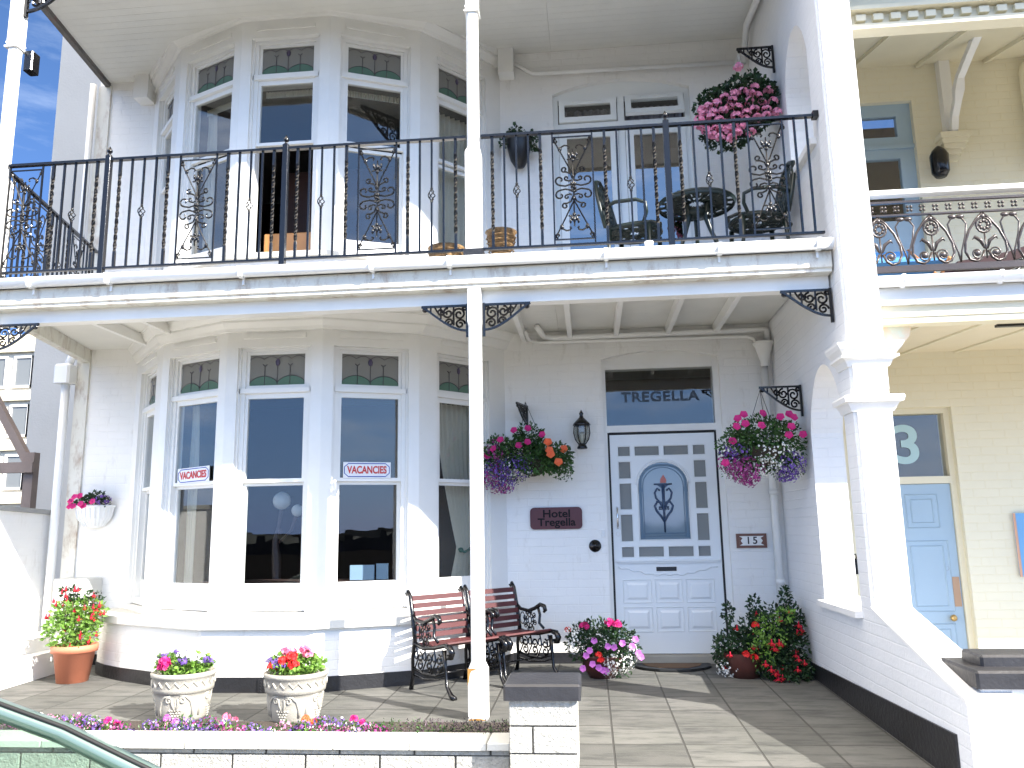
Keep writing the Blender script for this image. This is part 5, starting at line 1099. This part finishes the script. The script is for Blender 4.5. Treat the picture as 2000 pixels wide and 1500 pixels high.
# ================================================================== GARDEN CHAIRS (cast iron ends, red slats)
def chair_proto():
    T = thing('garden_chair', 'red slatted garden chair with black cast iron ends, nearer the bay window', 'chair', (0, 0, 0), 'red slatted garden chairs', local=True)
    w_ = .54    # local: x across, -y front, z up, origin at back-left foot line centre
    for sx in (0, w_):
        b = MB(Matrix.Translation((sx, 0, 0))); r = .014
        def L_(P, rr=r, n=6): b.tube([(0, y, z) for y, z in P], [q*1.12 for q in rr] if isinstance(rr, list) else rr*1.12, n)
        L_([(.07, 0), (.045, .10), (.05, .25), (.02, .38), (.05, .55), (.09, .72), (.12, .755), (.14, .74), (.13, .72)], [.017, .012, .013, .016, .016, .015, .017, .014, .008])
        L_([(-.50, 0), (-.455, .02), (-.40, .08), (-.385, .2), (-.37, .34)], [.02, .018, .012, .013, .016])
        L_([(.03, .36), (-.10, .33), (-.25, .345), (-.38, .375), (-.44, .365), (-.465, .33), (-.45, .295), (-.42, .29), (-.41, .31)], [.016, .015, .015, .017, .022, .024, .022, .016, .01])
        L_([(.06, .58), (.0, .535), (-.10, .525), (-.18, .55), (-.25, .585), (-.30, .575), (-.315, .54), (-.295, .525)], [.012, .014, .014, .016, .017, .017, .016, .010])
        L_([(-.22, .57), (-.245, .50), (-.235, .43), (-.29, .39)], .011)
        L_([(.045, .17), (-.1, .14), (-.25, .14), (-.385, .18)], .009)
        L_([(.05, .12), (-.10, .10), (-.30, .12), (-.39, .15)], .006)
        cy, cz = -.115, .445
        b.tube([(0, cy+.045*cos(a), cz+.062*sin(a)) for a in [2*pi*k/14 for k in range(14)]], .006, 4, closed=True)
        b.tube([(0, cy+.022*cos(a), cz+.03*sin(a)) for a in [2*pi*k/10 for k in range(10)]], .006, 4, closed=True)
        for k in range(8): a = k*pi/4+.2; b.tube([(0, cy+.022*cos(a), cz+.03*sin(a)), (0, cy+.085*cos(a), cz+.09*sin(a))], .0065, 4); b.tube([(0, cy+.066*cos(a)+.017*cos(t), cz+.08*sin(a)+.02*sin(t)) for t in [2*pi*j/7 for j in range(7)]], .005, 4, closed=True)
        b.tube([(0, -.02+.03*cos(a), .46+.05*sin(a)) for a in [2*pi*k/10 for k in range(10)]], .006, 4, closed=True)
        for y0_, s_ in ((-.05, 1), (-.17, -1), (-.30, 1)):
            for zz in (.26, .20): b.tube([(0, y0_+x, zz+z) for x, z in spiral((0, 0), .04, 1.2, s_*pi/2, s_, 14, .25)], .0085, 4)
        for y0_ in (-.0, -.11, -.235, -.34): b.tube([(0, y0_, .34), (0, y0_-.03, .25), (0, y0_+.03, .15)], .008, 4); b.tube([(0, y0_+.02*cos(a), .27+.03*sin(a)) for a in [2*pi*k/8 for k in range(8)]], .007, 4, closed=True)
        obj('side_frame', b, IRON, T)
    for k in range(6):
        z = .70-.058*k; y = .095-.019*k if k < 4 else .03
        b = MB(Matrix.Translation((w_/2, y-.012, z)) @ Matrix.Rotation(-.2, 4, 'X')); b.bev(-w_/2+.012, w_/2-.012, -.008, .008, -.020, .020, .003); obj('back_slat', b, RED, T)
    for k in range(6):
        y = -.03-.068*k; z = .355+(.0 if k < 4 else .012*(k-3))
        b = MB(Matrix.Translation((w_/2, y, z)) @ Matrix.Rotation(.0 if k < 5 else -.45, 4, 'X')); b.bev(-w_/2+.012, w_/2-.012, -.027, .027, -.008, .008, .003); obj('seat_slat', b, RED, T)
    b = MB(); b.tube([(0, -.15, .13), (w_, -.15, .13)], .007, 5); obj('tie_rod', b, IRON, T)
    return T
ch = chair_proto(); wv = Vector((.68, .73)).normalized(); ang = math.atan2(wv.y, wv.x)
# back-left foot of the first chair
ch.location = (-1.17, -1.16, zg(-1.2)); ch.rotation_euler = (0, 0, ang)
p2 = Vector((-1.17, -1.16))+wv*.575
dup(ch, (p2.x+.01, p2.y-.01, zg(-.8)), ang, 'red slatted garden chair with black cast iron ends, in shade nearer the door')

# ================================================================== UPSTAIRS FURNITURE
def lace_disc(mb, c, R, nx, tilt=None):
    for rr in (R, R*.8, R*.5, R*.25): mb.tube([(c[0]+rr*cos(2*pi*k/28), c[1]+rr*sin(2*pi*k/28), c[2]) for k in range(28)], .009 if rr < R else .014, 5, closed=True)
    for k in range(nx): a = 2*pi*k/nx; mb.tube([(c[0]+R*.2*cos(a), c[1]+R*.2*sin(a), c[2]), (c[0]+R*cos(a+.15), c[1]+R*sin(a+.15), c[2])], .012, 4)
    for k in range(nx): a = 2*pi*(k+.5)/nx; mb.tube([(c[0]+(R*.65+.05*cos(t))*cos(a)-.05*sin(t)*sin(a), c[1]+(R*.65+.05*cos(t))*sin(a)+.05*sin(t)*cos(a), c[2]) for t in [2*pi*j/8 for j in range(8)]], .011, 4, closed=True)
TB = thing('patio_table', 'round dark cast iron lattice table on the balcony', 'table', (1.22, -1.2, 3.16))
b = MB(); lace_disc(b, (1.22, -1.2, 3.82), .315, 18); b.lathe([(.315, -.03), (.325, 0), (.315, .01)], (1.22, -1.2, 3.82), 28); obj('tabletop', b, IRONG, TB)
for k in range(3):
    a = k*2*pi/3-.6; b = MB(); b.tube([(1.22+r*cos(a), -1.2+r*sin(a), z) for r, z in ((.10, 3.80), (.08, 3.68), (.12, 3.55), (.20, 3.35), (.27, 3.18))], [.03, .024, .018, .018, .022], 6); obj('leg', b, IRONG, TB)
b = MB(); b.ball((1.22, -1.2, 3.74), (.10, .10, .05), 8); obj('hub', b, IRONG, TB)
def pchair(T):
    b = MB(); c_ = (0, 0, .37); lace_disc(b, c_, .20, 10); obj('seat', b, IRONG, T)
    b = MB(); bp2 = [(-.19, .0), (-.205, .12), (-.19, .26), (-.13, .38), (0, .43), (.13, .38), (.19, .26), (.205, .12), (.19, 0)]
    def Q(x, z): return (x, .17+z*.22, .38+z)
    b.tube([Q(x, z) for x, z in bp2], .016, 6)
    for x in (-.12, -.06, 0, .06, .12):
        b.tube([Q(x*.8, 0), Q(x*1.25, .2), Q(x*.9, .40-abs(x)*.6)], .011, 5)
    for z in (.07, .14, .21, .28, .34):
        for x in (-.12, -.04, .04, .12):
            if abs(x)*2+z < .52: b.tube([Q(x+.03*cos(t), z+.03*sin(t)) for t in [2*pi*j/8 for j in range(8)]], .009, 4, closed=True)
    obj('backrest', b, IRONG, T)
    for s_ in (-1, 1):
        b = MB(); b.tube([(s_*.19, .20, .52), (s_*.235, .08, .54), (s_*.24, -.08, .53), (s_*.23, -.15, .50), (s_*.21, -.15, .44), (s_*.19, -.12, .38)], .014, 6); obj('armrest', b, IRONG, T)
        for y, yy in ((-.15, -.21), (.15, .20)): b = MB(); b.tube([(s_*.16, y, .37), (s_*.17, y*1.05, .2), (s_*.20, yy, 0)], [.02, .013, .016], 6); obj('leg', b, IRONG, T)
PC = thing('patio_chair', 'dark cast iron chair with oval lattice back left of the balcony table', 'chair', (.70, -1.15, 3.17), 'cast iron patio chairs', local=True); pchair(PC)
PC.rotation_euler = (0, 0, 1.25); PC.scale = (1.12, 1.12, 1.18)
dup(PC, (1.70, -1.25, 3.17), -1.5, 'dark cast iron chair between the balcony table and the dividing wall')
# wicker baskets and small white cup, black pot
def wick(x0, x1, z1, y, nm, lab, taper=.75):
    b = MB(); cx = (x0+x1)/2; R = (x1-x0)/2; z0 = 3.16
    prof_ = [(R*taper, 0), (R*(taper+.12), (z1-z0)*.5), (R, z1-z0), (R+.012, z1-z0+.012), (R-.012, z1-z0), (R*taper-.02, .02), (0, .02)]
    b.lathe(prof_, (cx, y, z0), 22)
    for k in range(10): rr = R*(taper+(1-taper)*k/10)+.004; zz = z0+(z1-z0)*k/10; b.tube([(cx+(rr+.004*(-1)**j)*cos(2*pi*j/24), y+(rr+.004*(-1)**j)*sin(2*pi*j/24), zz) for j in range(24)], .007, 4, closed=True)
    obj(nm, b, WICK, label=lab, cat='basket', group='wicker baskets on the balcony')
wick(-1.03, -.74, 3.47, -1.35, 'wicker_basket', 'low wicker basket left of the balcony post', .85)
wick(-.53, -.29, 3.55, -1.45, 'wicker_basket', 'tall tapering wicker basket right of the balcony post', .5)
b = MB(); b.lathe([(0, 0), (.022, 0), (.034, .07), (.030, .07), (.02, .01)], (.735, -2.06, 3.128), 12); obj('cup', b, WREN, label='small white cup on the balcony edge below the railing', cat='cup')
BP = thing('wall_pot', 'black half round wall pot with trailing green plant beside the upstairs doors', 'planter', (-.35, -.1, 4.76))
b = MB(); b.lathe([(.01, 0), (.05, .01), (.09, .08), (.12, .20), (.135, .28), (.135, .30), (.12, .30)], (-.35, -.10, 4.76), 18); obj('pot', b, PLBK, BP)
m_ = MB(); foliage(m_, [((-.35, -.12, 5.08), (.17, .13, .05)), ((-.38, -.1, 5.16), (.05, .05, .07)), ((-.20, -.14, 5.0), (.05, .05, .09)), ((-.50, -.14, 5.02), (.05, .05, .06))], 480, .04, .1, .7); obj('foliage', m_, LEAFD, BP)
# security light on the left post
b = MB(); b.bev(-4.33, -4.25, -2.02, -1.92, 4.98, 5.16, .01); obj('flood_lamp', b, IRON, label='small black lamp housing fixed behind the left balcony post', cat='lamp')

# ---- neighbour's small things
b = MB(); b.lathe([(0, 0), (.05, 0), (.08, .05), (.085, .22), (.06, .27), (.02, .31), (0, .32)], (3.70, -.13, 4.40), 12); obj('wall_lantern', b, IRON, label='dark lantern on the cream wall beside the upstairs blue door', cat='wall lamp')
b = MB(); b.bev(2.57, 2.63, -.045, 0, .70, .84, .008); b.tube([(2.575, -.03, .84), (2.58, -.03, .875), (2.62, -.03, .875), (2.625, -.03, .84)], .006, 5); obj('key_safe', b, IRON, label='small black key safe on the cream wall seen through the arch', cat='key safe')
BS = thing('blue_notice', 'light blue notice board on the cream wall at the right edge', 'sign', (4.5, -.03, .66))
b = MB(); b.box(4.02, 5.0, -.03, -.0005, .66, 1.215); obj('board', b, BLUE, BS); b = MB(); b.prism([(4.10, 1.16), (4.35, 1.16), (4.20, 1.0), (4.12, 1.03)], -.033, -.0305, 'y'); b.box(4.08, 4.9, -.033, -.0305, .70, .78); obj('white_graphic', b, SGW, BS)
b = MB(); b.tube([(4.02, -.03, 1.215), (4.02, -.03, .66)], .012, 4); obj('frame_edge', b, mat('pink frame', (.6, .35, .25), .5), BS)
# folded beach things behind the neighbour's railing
BC = thing('beach_chair', 'blue canvas folding chair with wooden frame behind the ornate railing', 'chair', (2.75, -1.3, 2.85))
b = MB(); b.prism([(-1.55, 3.12), (-1.05, 3.08), (-.85, 3.42), (-.87, 3.43), (-1.06, 3.10), (-1.55, 3.14)], 2.45, 3.02, 'x'); obj('canvas', b, mat('blue canvas', (.06, .24, .55), .7), BC)
b = MB()
for x in (2.43, 3.03): b.tube([(x, -1.6, 2.86), (x, -.85, 3.44)], .014, 6); b.tube([(x, -1.0, 2.86), (x, -1.58, 3.13)], .014, 6)
obj('frame', b, mat('orange varnished wood', (.5, .22, .08), .4), BC)
GC = thing('recliner', 'dark red padded recliner behind the ornate railing at right', 'chair', (3.5, -1.2, 2.85))
b = MB(); b.prism([(3.12, 3.06), (3.5, 3.10), (4.1, 3.30), (4.08, 3.36), (3.5, 3.18), (3.12, 3.12)], -1.5, -1.0, 'y'); obj('cushion', b, mat('dark maroon fabric', (.03, .008, .012), .8), GC)
b = MB()
for y in (-1.5, -1.0): b.tube([(3.1, y, 3.06), (3.5, y, 3.09), (4.1, y, 3.28)], .012, 5); b.tube([(3.3, y, 3.08), (3.7, y, 2.86)], .012, 5); b.tube([(3.7, y, 3.14), (3.3, y, 2.86)], .012, 5)
obj('frame', b, IRON, GC)

# ================================================================== INSIDE THE WINDOWS
def curtain(name, M, x0, x1, z0, z1, y, lab, tie=None, m=CURT, nf=7):
    b = MB(M); nx, nz = 48, 24; vs = []
    for j in range(nz+1):
        t = j/nz; z = z1+(z0-z1)*t
        for i in range(nx+1):
            u = i/nx; a, c_ = x0, x1
            if tie: k = tie[0]; tt = 1-abs(t-tie[1])/max(tie[1], 1-tie[1]) ; sh = max(0, tt)**1.6; a = x0+(k-x0)*sh
            x = a+(c_-a)*u; vs.append((x, y+.018*sin(u*nf*2*pi+1.2*sin(t*3))+.004*sin(t*9+u*5), z))
    fs = [(j*(nx+1)+i, j*(nx+1)+i+1, (j+1)*(nx+1)+i+1, (j+1)*(nx+1)+i) for j in range(nz) for i in range(nx)]
    b.add(vs, fs, True); return obj(name, b, m, label=lab, cat='curtain', group='curtains behind the bay windows')
ML = [facetM(i)[0] for i in range(5)]
curtain('curtain', ML[3+1], -.12, .30, .56, 2.34, .26, 'cream curtain tied back in the right ground floor bay window', tie=(.12, .76))
curtain('curtain', ML[4], -.14, .30, 3.62, 5.33, .26, 'long cream curtain in the right upstairs bay window')
curtain('curtain', ML[1], -.30, -.17, 3.62, 5.33, .26, 'cream curtain edge in the left upstairs bay window', nf=3)
curtain('curtain', ML[1], -.30, -.20, .56, 2.34, .26, 'cream curtain edge in the left ground floor bay window', nf=3)
curtain('curtain', ML[2], .30, .345, 3.62, 5.33, .26, 'narrow cream curtain beside the open upstairs window', nf=2)
b = MB(ML[4]); b.tube([(.10, .22, .98), (.16, .21, .95), (.22, .22, .97), (.30, .24, 1.02)], .012, 6); b.ball((.12, .21, .97), .025, 6); obj('tie_back', b, mat('green cord', (.03, .12, .08), .7), label='dark green cord holding the tied cream curtain', cat='tie back')
def valance(M, z, lab):
    b = MB(M); n = 40; vs = []
    for k in range(n+1): x = -.27+.54*k/n; vs += [(x, .22+.012*(-1)**k, z+.03), (x, .22+.012*(-1)**k, z-.03-.008*(k % 2))]
    b.add(vs, [(2*k, 2*k+1, 2*k+3, 2*k+2) for k in range(n)]); obj('valance', b, CURT, label=lab, cat='blind', group='pleated blinds at the upstairs bay window heads')
for i, l in ((1, 'left'), (2, 'centre'), (3, 'centre right')): valance(ML[i], 5.29, 'narrow pleated blind at the top of the %s upstairs bay window' % l)
HBd = MB(); HBd.bev(-2.75, -2.10, -.72, -.69, 3.60, 3.95, .01); obj('headboard', HBd, WOOD, label='pine headboard inside the open upstairs bay window', cat='headboard')
FL = thing('globe_lamp', 'figure lamp with two white globes inside the centre ground floor window', 'lamp', (-2.83, .25, .11))
for nm, c_, r_ in (('globe', (-2.845, .2, 1.475), .088), ('globe', (-2.68, .2, 1.375), .060)): b = MB(); b.ball(c_, r_, 20); obj(nm, b, GLOBE, FL)
b = MB(); b.tube([(-2.845, .2, 1.39), (-2.87, .2, 1.22), (-2.90, .2, 1.08), (-2.88, .2, .9), (-2.87, .2, .6), (-2.87, .2, .12)], [.02, .014, .03, .05, .04, .10], 8); b.tube([(-2.69, .2, 1.32), (-2.74, .2, 1.18), (-2.86, .2, 1.06)], [.02, .012, .016], 6); b.ball((-2.85, .2, 1.17), (.025, .025, .035), 8)
obj('stand', b, mat('bronze figure', (.10, .06, .05), .4), FL)
b = MB(); b.box(-3.3, -1.7, -.60, -.2, .70, .73); 
for x in (-3.25, -1.75):
    for y in (-.56, -.24): b.box(x-.02, x+.02, y-.02, y+.02, .11, .70)
obj('window_table', b, INTW, label='dark wooden table inside the ground floor bay', cat='table')
PCM = mat('pale blue cards', (.35, .5, .65), .5)
b = MB(); b.box(-1.92, -1.70, -.50, -.48, .73, .86); obj('picture_card', b, PCM, label='wider blue picture card standing inside the third bay window', cat='card')
b = MB(); b.box(-1.69, -1.58, -.46, -.44, .73, .87); obj('picture_card', b, PCM, label='narrow blue picture card just right of the wider one in the bay window', cat='card')
# VACANCIES signs
def vac(i, xo, zo, tilt, lab):
    M = ML[i]; T = thing('vacancies_sign', lab, 'sign', (M @ Vector((xo, .045, zo-.07))), 'vacancies signs in the bay window')
    W_, H_ = .205, .068; R_ = Matrix.Translation((xo, 0, zo)) @ Matrix.Rotation(tilt, 4, 'Y')
    b = MB(M @ R_); b.box(-W_, W_, .056, .060, -H_, H_); fc = obj('board', b, SGW, T)
    b = MB(M @ R_); 
    P = [(-W_+.045, -H_+.012), (W_-.045, -H_+.012), (W_-.012, -H_+.04), (W_-.012, H_-.04), (W_-.045, H_-.012), (-W_+.045, H_-.012), (-W_+.012, H_-.04), (-W_+.012, -H_+.04)]
    b.tube([(x, .055, z) for x, z in P], .004, 4, closed=True); obj('border', b, SGB, T)
    d = M.col[0]; text('lettering', 'VACANCIES', .088, SGR, fc, tuple(M @ R_ @ Vector((0, .0535, -.001))), .001, .0025, rz=math.atan2(d[1], d[0]), sx=.72, tilt=-tilt)
vac(3, -.02, 1.68, 0.0, 'red lettered vacancies sign in the third bay window from the left')
vac(1, .0, 1.675, -.03, 'red lettered vacancies sign in the left bay window, slightly tilted')
b = MB(ML[4]); b.box(.16, .24, .108, .110, .76, .90); b.box(.165, .235, .1065, .108, .91, .97); obj('window_sticker', b, mat('pale green sticker', (.4, .66, .55), .5), label='pale green award sticker low in the right bay window', cat='sticker')

# ================================================================== CAR (far windscreen pillar shows bottom left)
CR = thing('parked_car', 'grey green hatchback parked at the kerb, its windscreen pillar showing', 'car', (-2.6, -5.75, -.75))
cy = -5.77
def sect(x, zb, zt_, hw_b, hw_t): return [(x, cy-hw_b, zb), (x, cy-hw_b, (zb+zt_)/2), (x, cy-hw_t, zt_), (x, cy+hw_t, zt_), (x, cy+hw_b, (zb+zt_)/2), (x, cy+hw_b, zb)]
secs = [sect(-4.35, -.45, .08, .70, .62), sect(-4.25, -.52, .16, .78, .68), sect(-3.2, -.55, .19, .82, .74), sect(-1.2, -.55, .19, .82, .74), sect(-.95, -.55, .17, .82, .72), sect(-.35, -.54, .06, .80, .66), sect(-.10, -.50, -.06, .74, .6), sect(-.04, -.46, -.20, .66, .5)]
def loft(mb, S_, closed=True):
    n = len(S_[0]); vs = [p for s_ in S_ for p in s_]; fs = []
    for i in range(len(S_)-1):
        for k in range(n if closed else n-1): fs.append((i*n+k, i*n+(k+1) % n, (i+1)*n+(k+1) % n, (i+1)*n+k))
    fs += [tuple(range(n-1, -1, -1)), tuple(range((len(S_)-1)*n, len(S_)*n))]; mb.add(vs, fs)
b = MB(); loft(b, secs); obj('body', b, CARP, CR)
# cabin: roof curve (x,z) and half width
rf = [(-4.15, .20), (-3.95, .45), (-3.65, .60), (-3.1, .665), (-2.5, .68), (-2.05, .665), (-1.80, .62), (-1.50, .52), (-1.20, .385), (-.92, .20)]
def hwid(z): return .74-.24*(z-.18)*.55
b = MB(); loft(b, [[(x, cy-hwid(z), z), (x, cy-hwid(z)*.6, z+.018), (x, cy+hwid(z)*.6, z+.018), (x, cy+hwid(z), z), (x, cy+hwid(z), z-.02), (x, cy-hwid(z), z-.02)] for x, z in rf[2:6]]); obj('roof', b, CARP, CR)
for s_ in (-1, 1):
    b = MB(); pts = [(x, cy+s_*(hwid(z)+.004), z) for x, z in rf]; b.tube(pts, [.03]*2+[.032]*6+[.034]*2, 6, flat=1.1); obj('pillar_rail', b, CARP, CR)
    b = MB(); b.tube([(x+.012, y-s_*.02, z+.024) for x, y, z in pts[5:]], .007, 5); obj('windscreen_seal', b, RUBB, CR)
    b = MB(); vs = [(x, cy+s_*hwid(z), z) for x, z in rf]; lo = [(x, cy+s_*.745, .185) for x, z in rf]; n = len(rf); b.add(vs+lo, [(k, k+1, n+k+1, n+k) for k in range(n-1)]); obj('side_window', b, GLCAR, CR)
    b = MB(); b.tube([(-2.45, cy+s_*.74, .19), (-2.47, cy+s_*.66, .66)], .028, 6); obj('door_pillar', b, RUBB, CR)
b = MB(); vs = []; 
for x, z in rf[5:]: vs += [(x, cy-hwid(z), z), (x+.03, cy, z+.02), (x, cy+hwid(z), z)]
b.add(vs, [(3*k+j, 3*k+j+1, 3*k+j+4, 3*k+j+3) for k in range(4) for j in range(2)], True); obj('windscreen', b, GLCAR, CR)
b = MB(); vs = []
for x, z in rf[:3]: vs += [(x, cy-hwid(z), z), (x-.02, cy, z+.01), (x, cy+hwid(z), z)]
b.add(vs, [(3*k+j, 3*k+j+1, 3*k+j+4, 3*k+j+3) for k in range(2) for j in range(2)], True); obj('rear_window', b, GLCAR, CR)
for wx in (-3.65, -.85):
    for s_ in (-1, 1):
        y_ = cy+s_*.76; Rm = Matrix.Rotation(pi/2, 3, 'X'); b = MB(); b.lathe([(.17, -.08), (.27, -.09), (.29, -.05), (.29, .05), (.27, .09), (.17, .08)], (wx, y_, -.46), 28, ax=Rm); wo_ = obj('wheel', b, RUBB, CR)
        b = MB(); b.lathe([(0, .06), (.05, .065), (.15, .05), (.175, .08), (.175, -.08), (.15, -.05), (.05, -.065), (0, -.06)], (wx, y_, -.46), 20, ax=Rm); obj('rim', b, mat('alloy', (.5, .5, .52), .3, metal=.8) if 'alloy' not in bpy.data.materials else bpy.data.materials['alloy'], wo_)
for s_ in (-1, 1):
    b = MB(); b.ball((-.16, cy+s_*.56, -.16), (.10, .13, .075), 12); obj('headlight', b, GLCAR, CR)
    b = MB(); b.bev(-4.36, -4.26, cy+s_*.6-.09, cy+s_*.6+.09, -.15, .05, .01); obj('tail_light', b, FRD, CR)
    b = MB(); b.ball((-1.35, cy+s_*.86, .24), (.06, .09, .055), 10); obj('wing_mirror', b, CARP, CR)
b = MB(); 
for x in (-2.1, -3.1):
    for y in (-.35, .35): b.bev(x-.12, x+.3, cy+y-.22, cy+y+.22, -.4, -.2, .04); b.bev(x-.22, x-.10, cy+y-.2, cy+y+.2, -.3, .30, .05)
b.box(-1.35, -1.15, cy-.6, cy+.6, -.1, .17); obj('seat', b, CARIN, CR)
b = MB(); b.tube([(-.02, cy-.55, -.38), (.0, cy, -.38), (-.02, cy+.55, -.38)], .06, 6); obj('bumper', b, RUBB, CR)
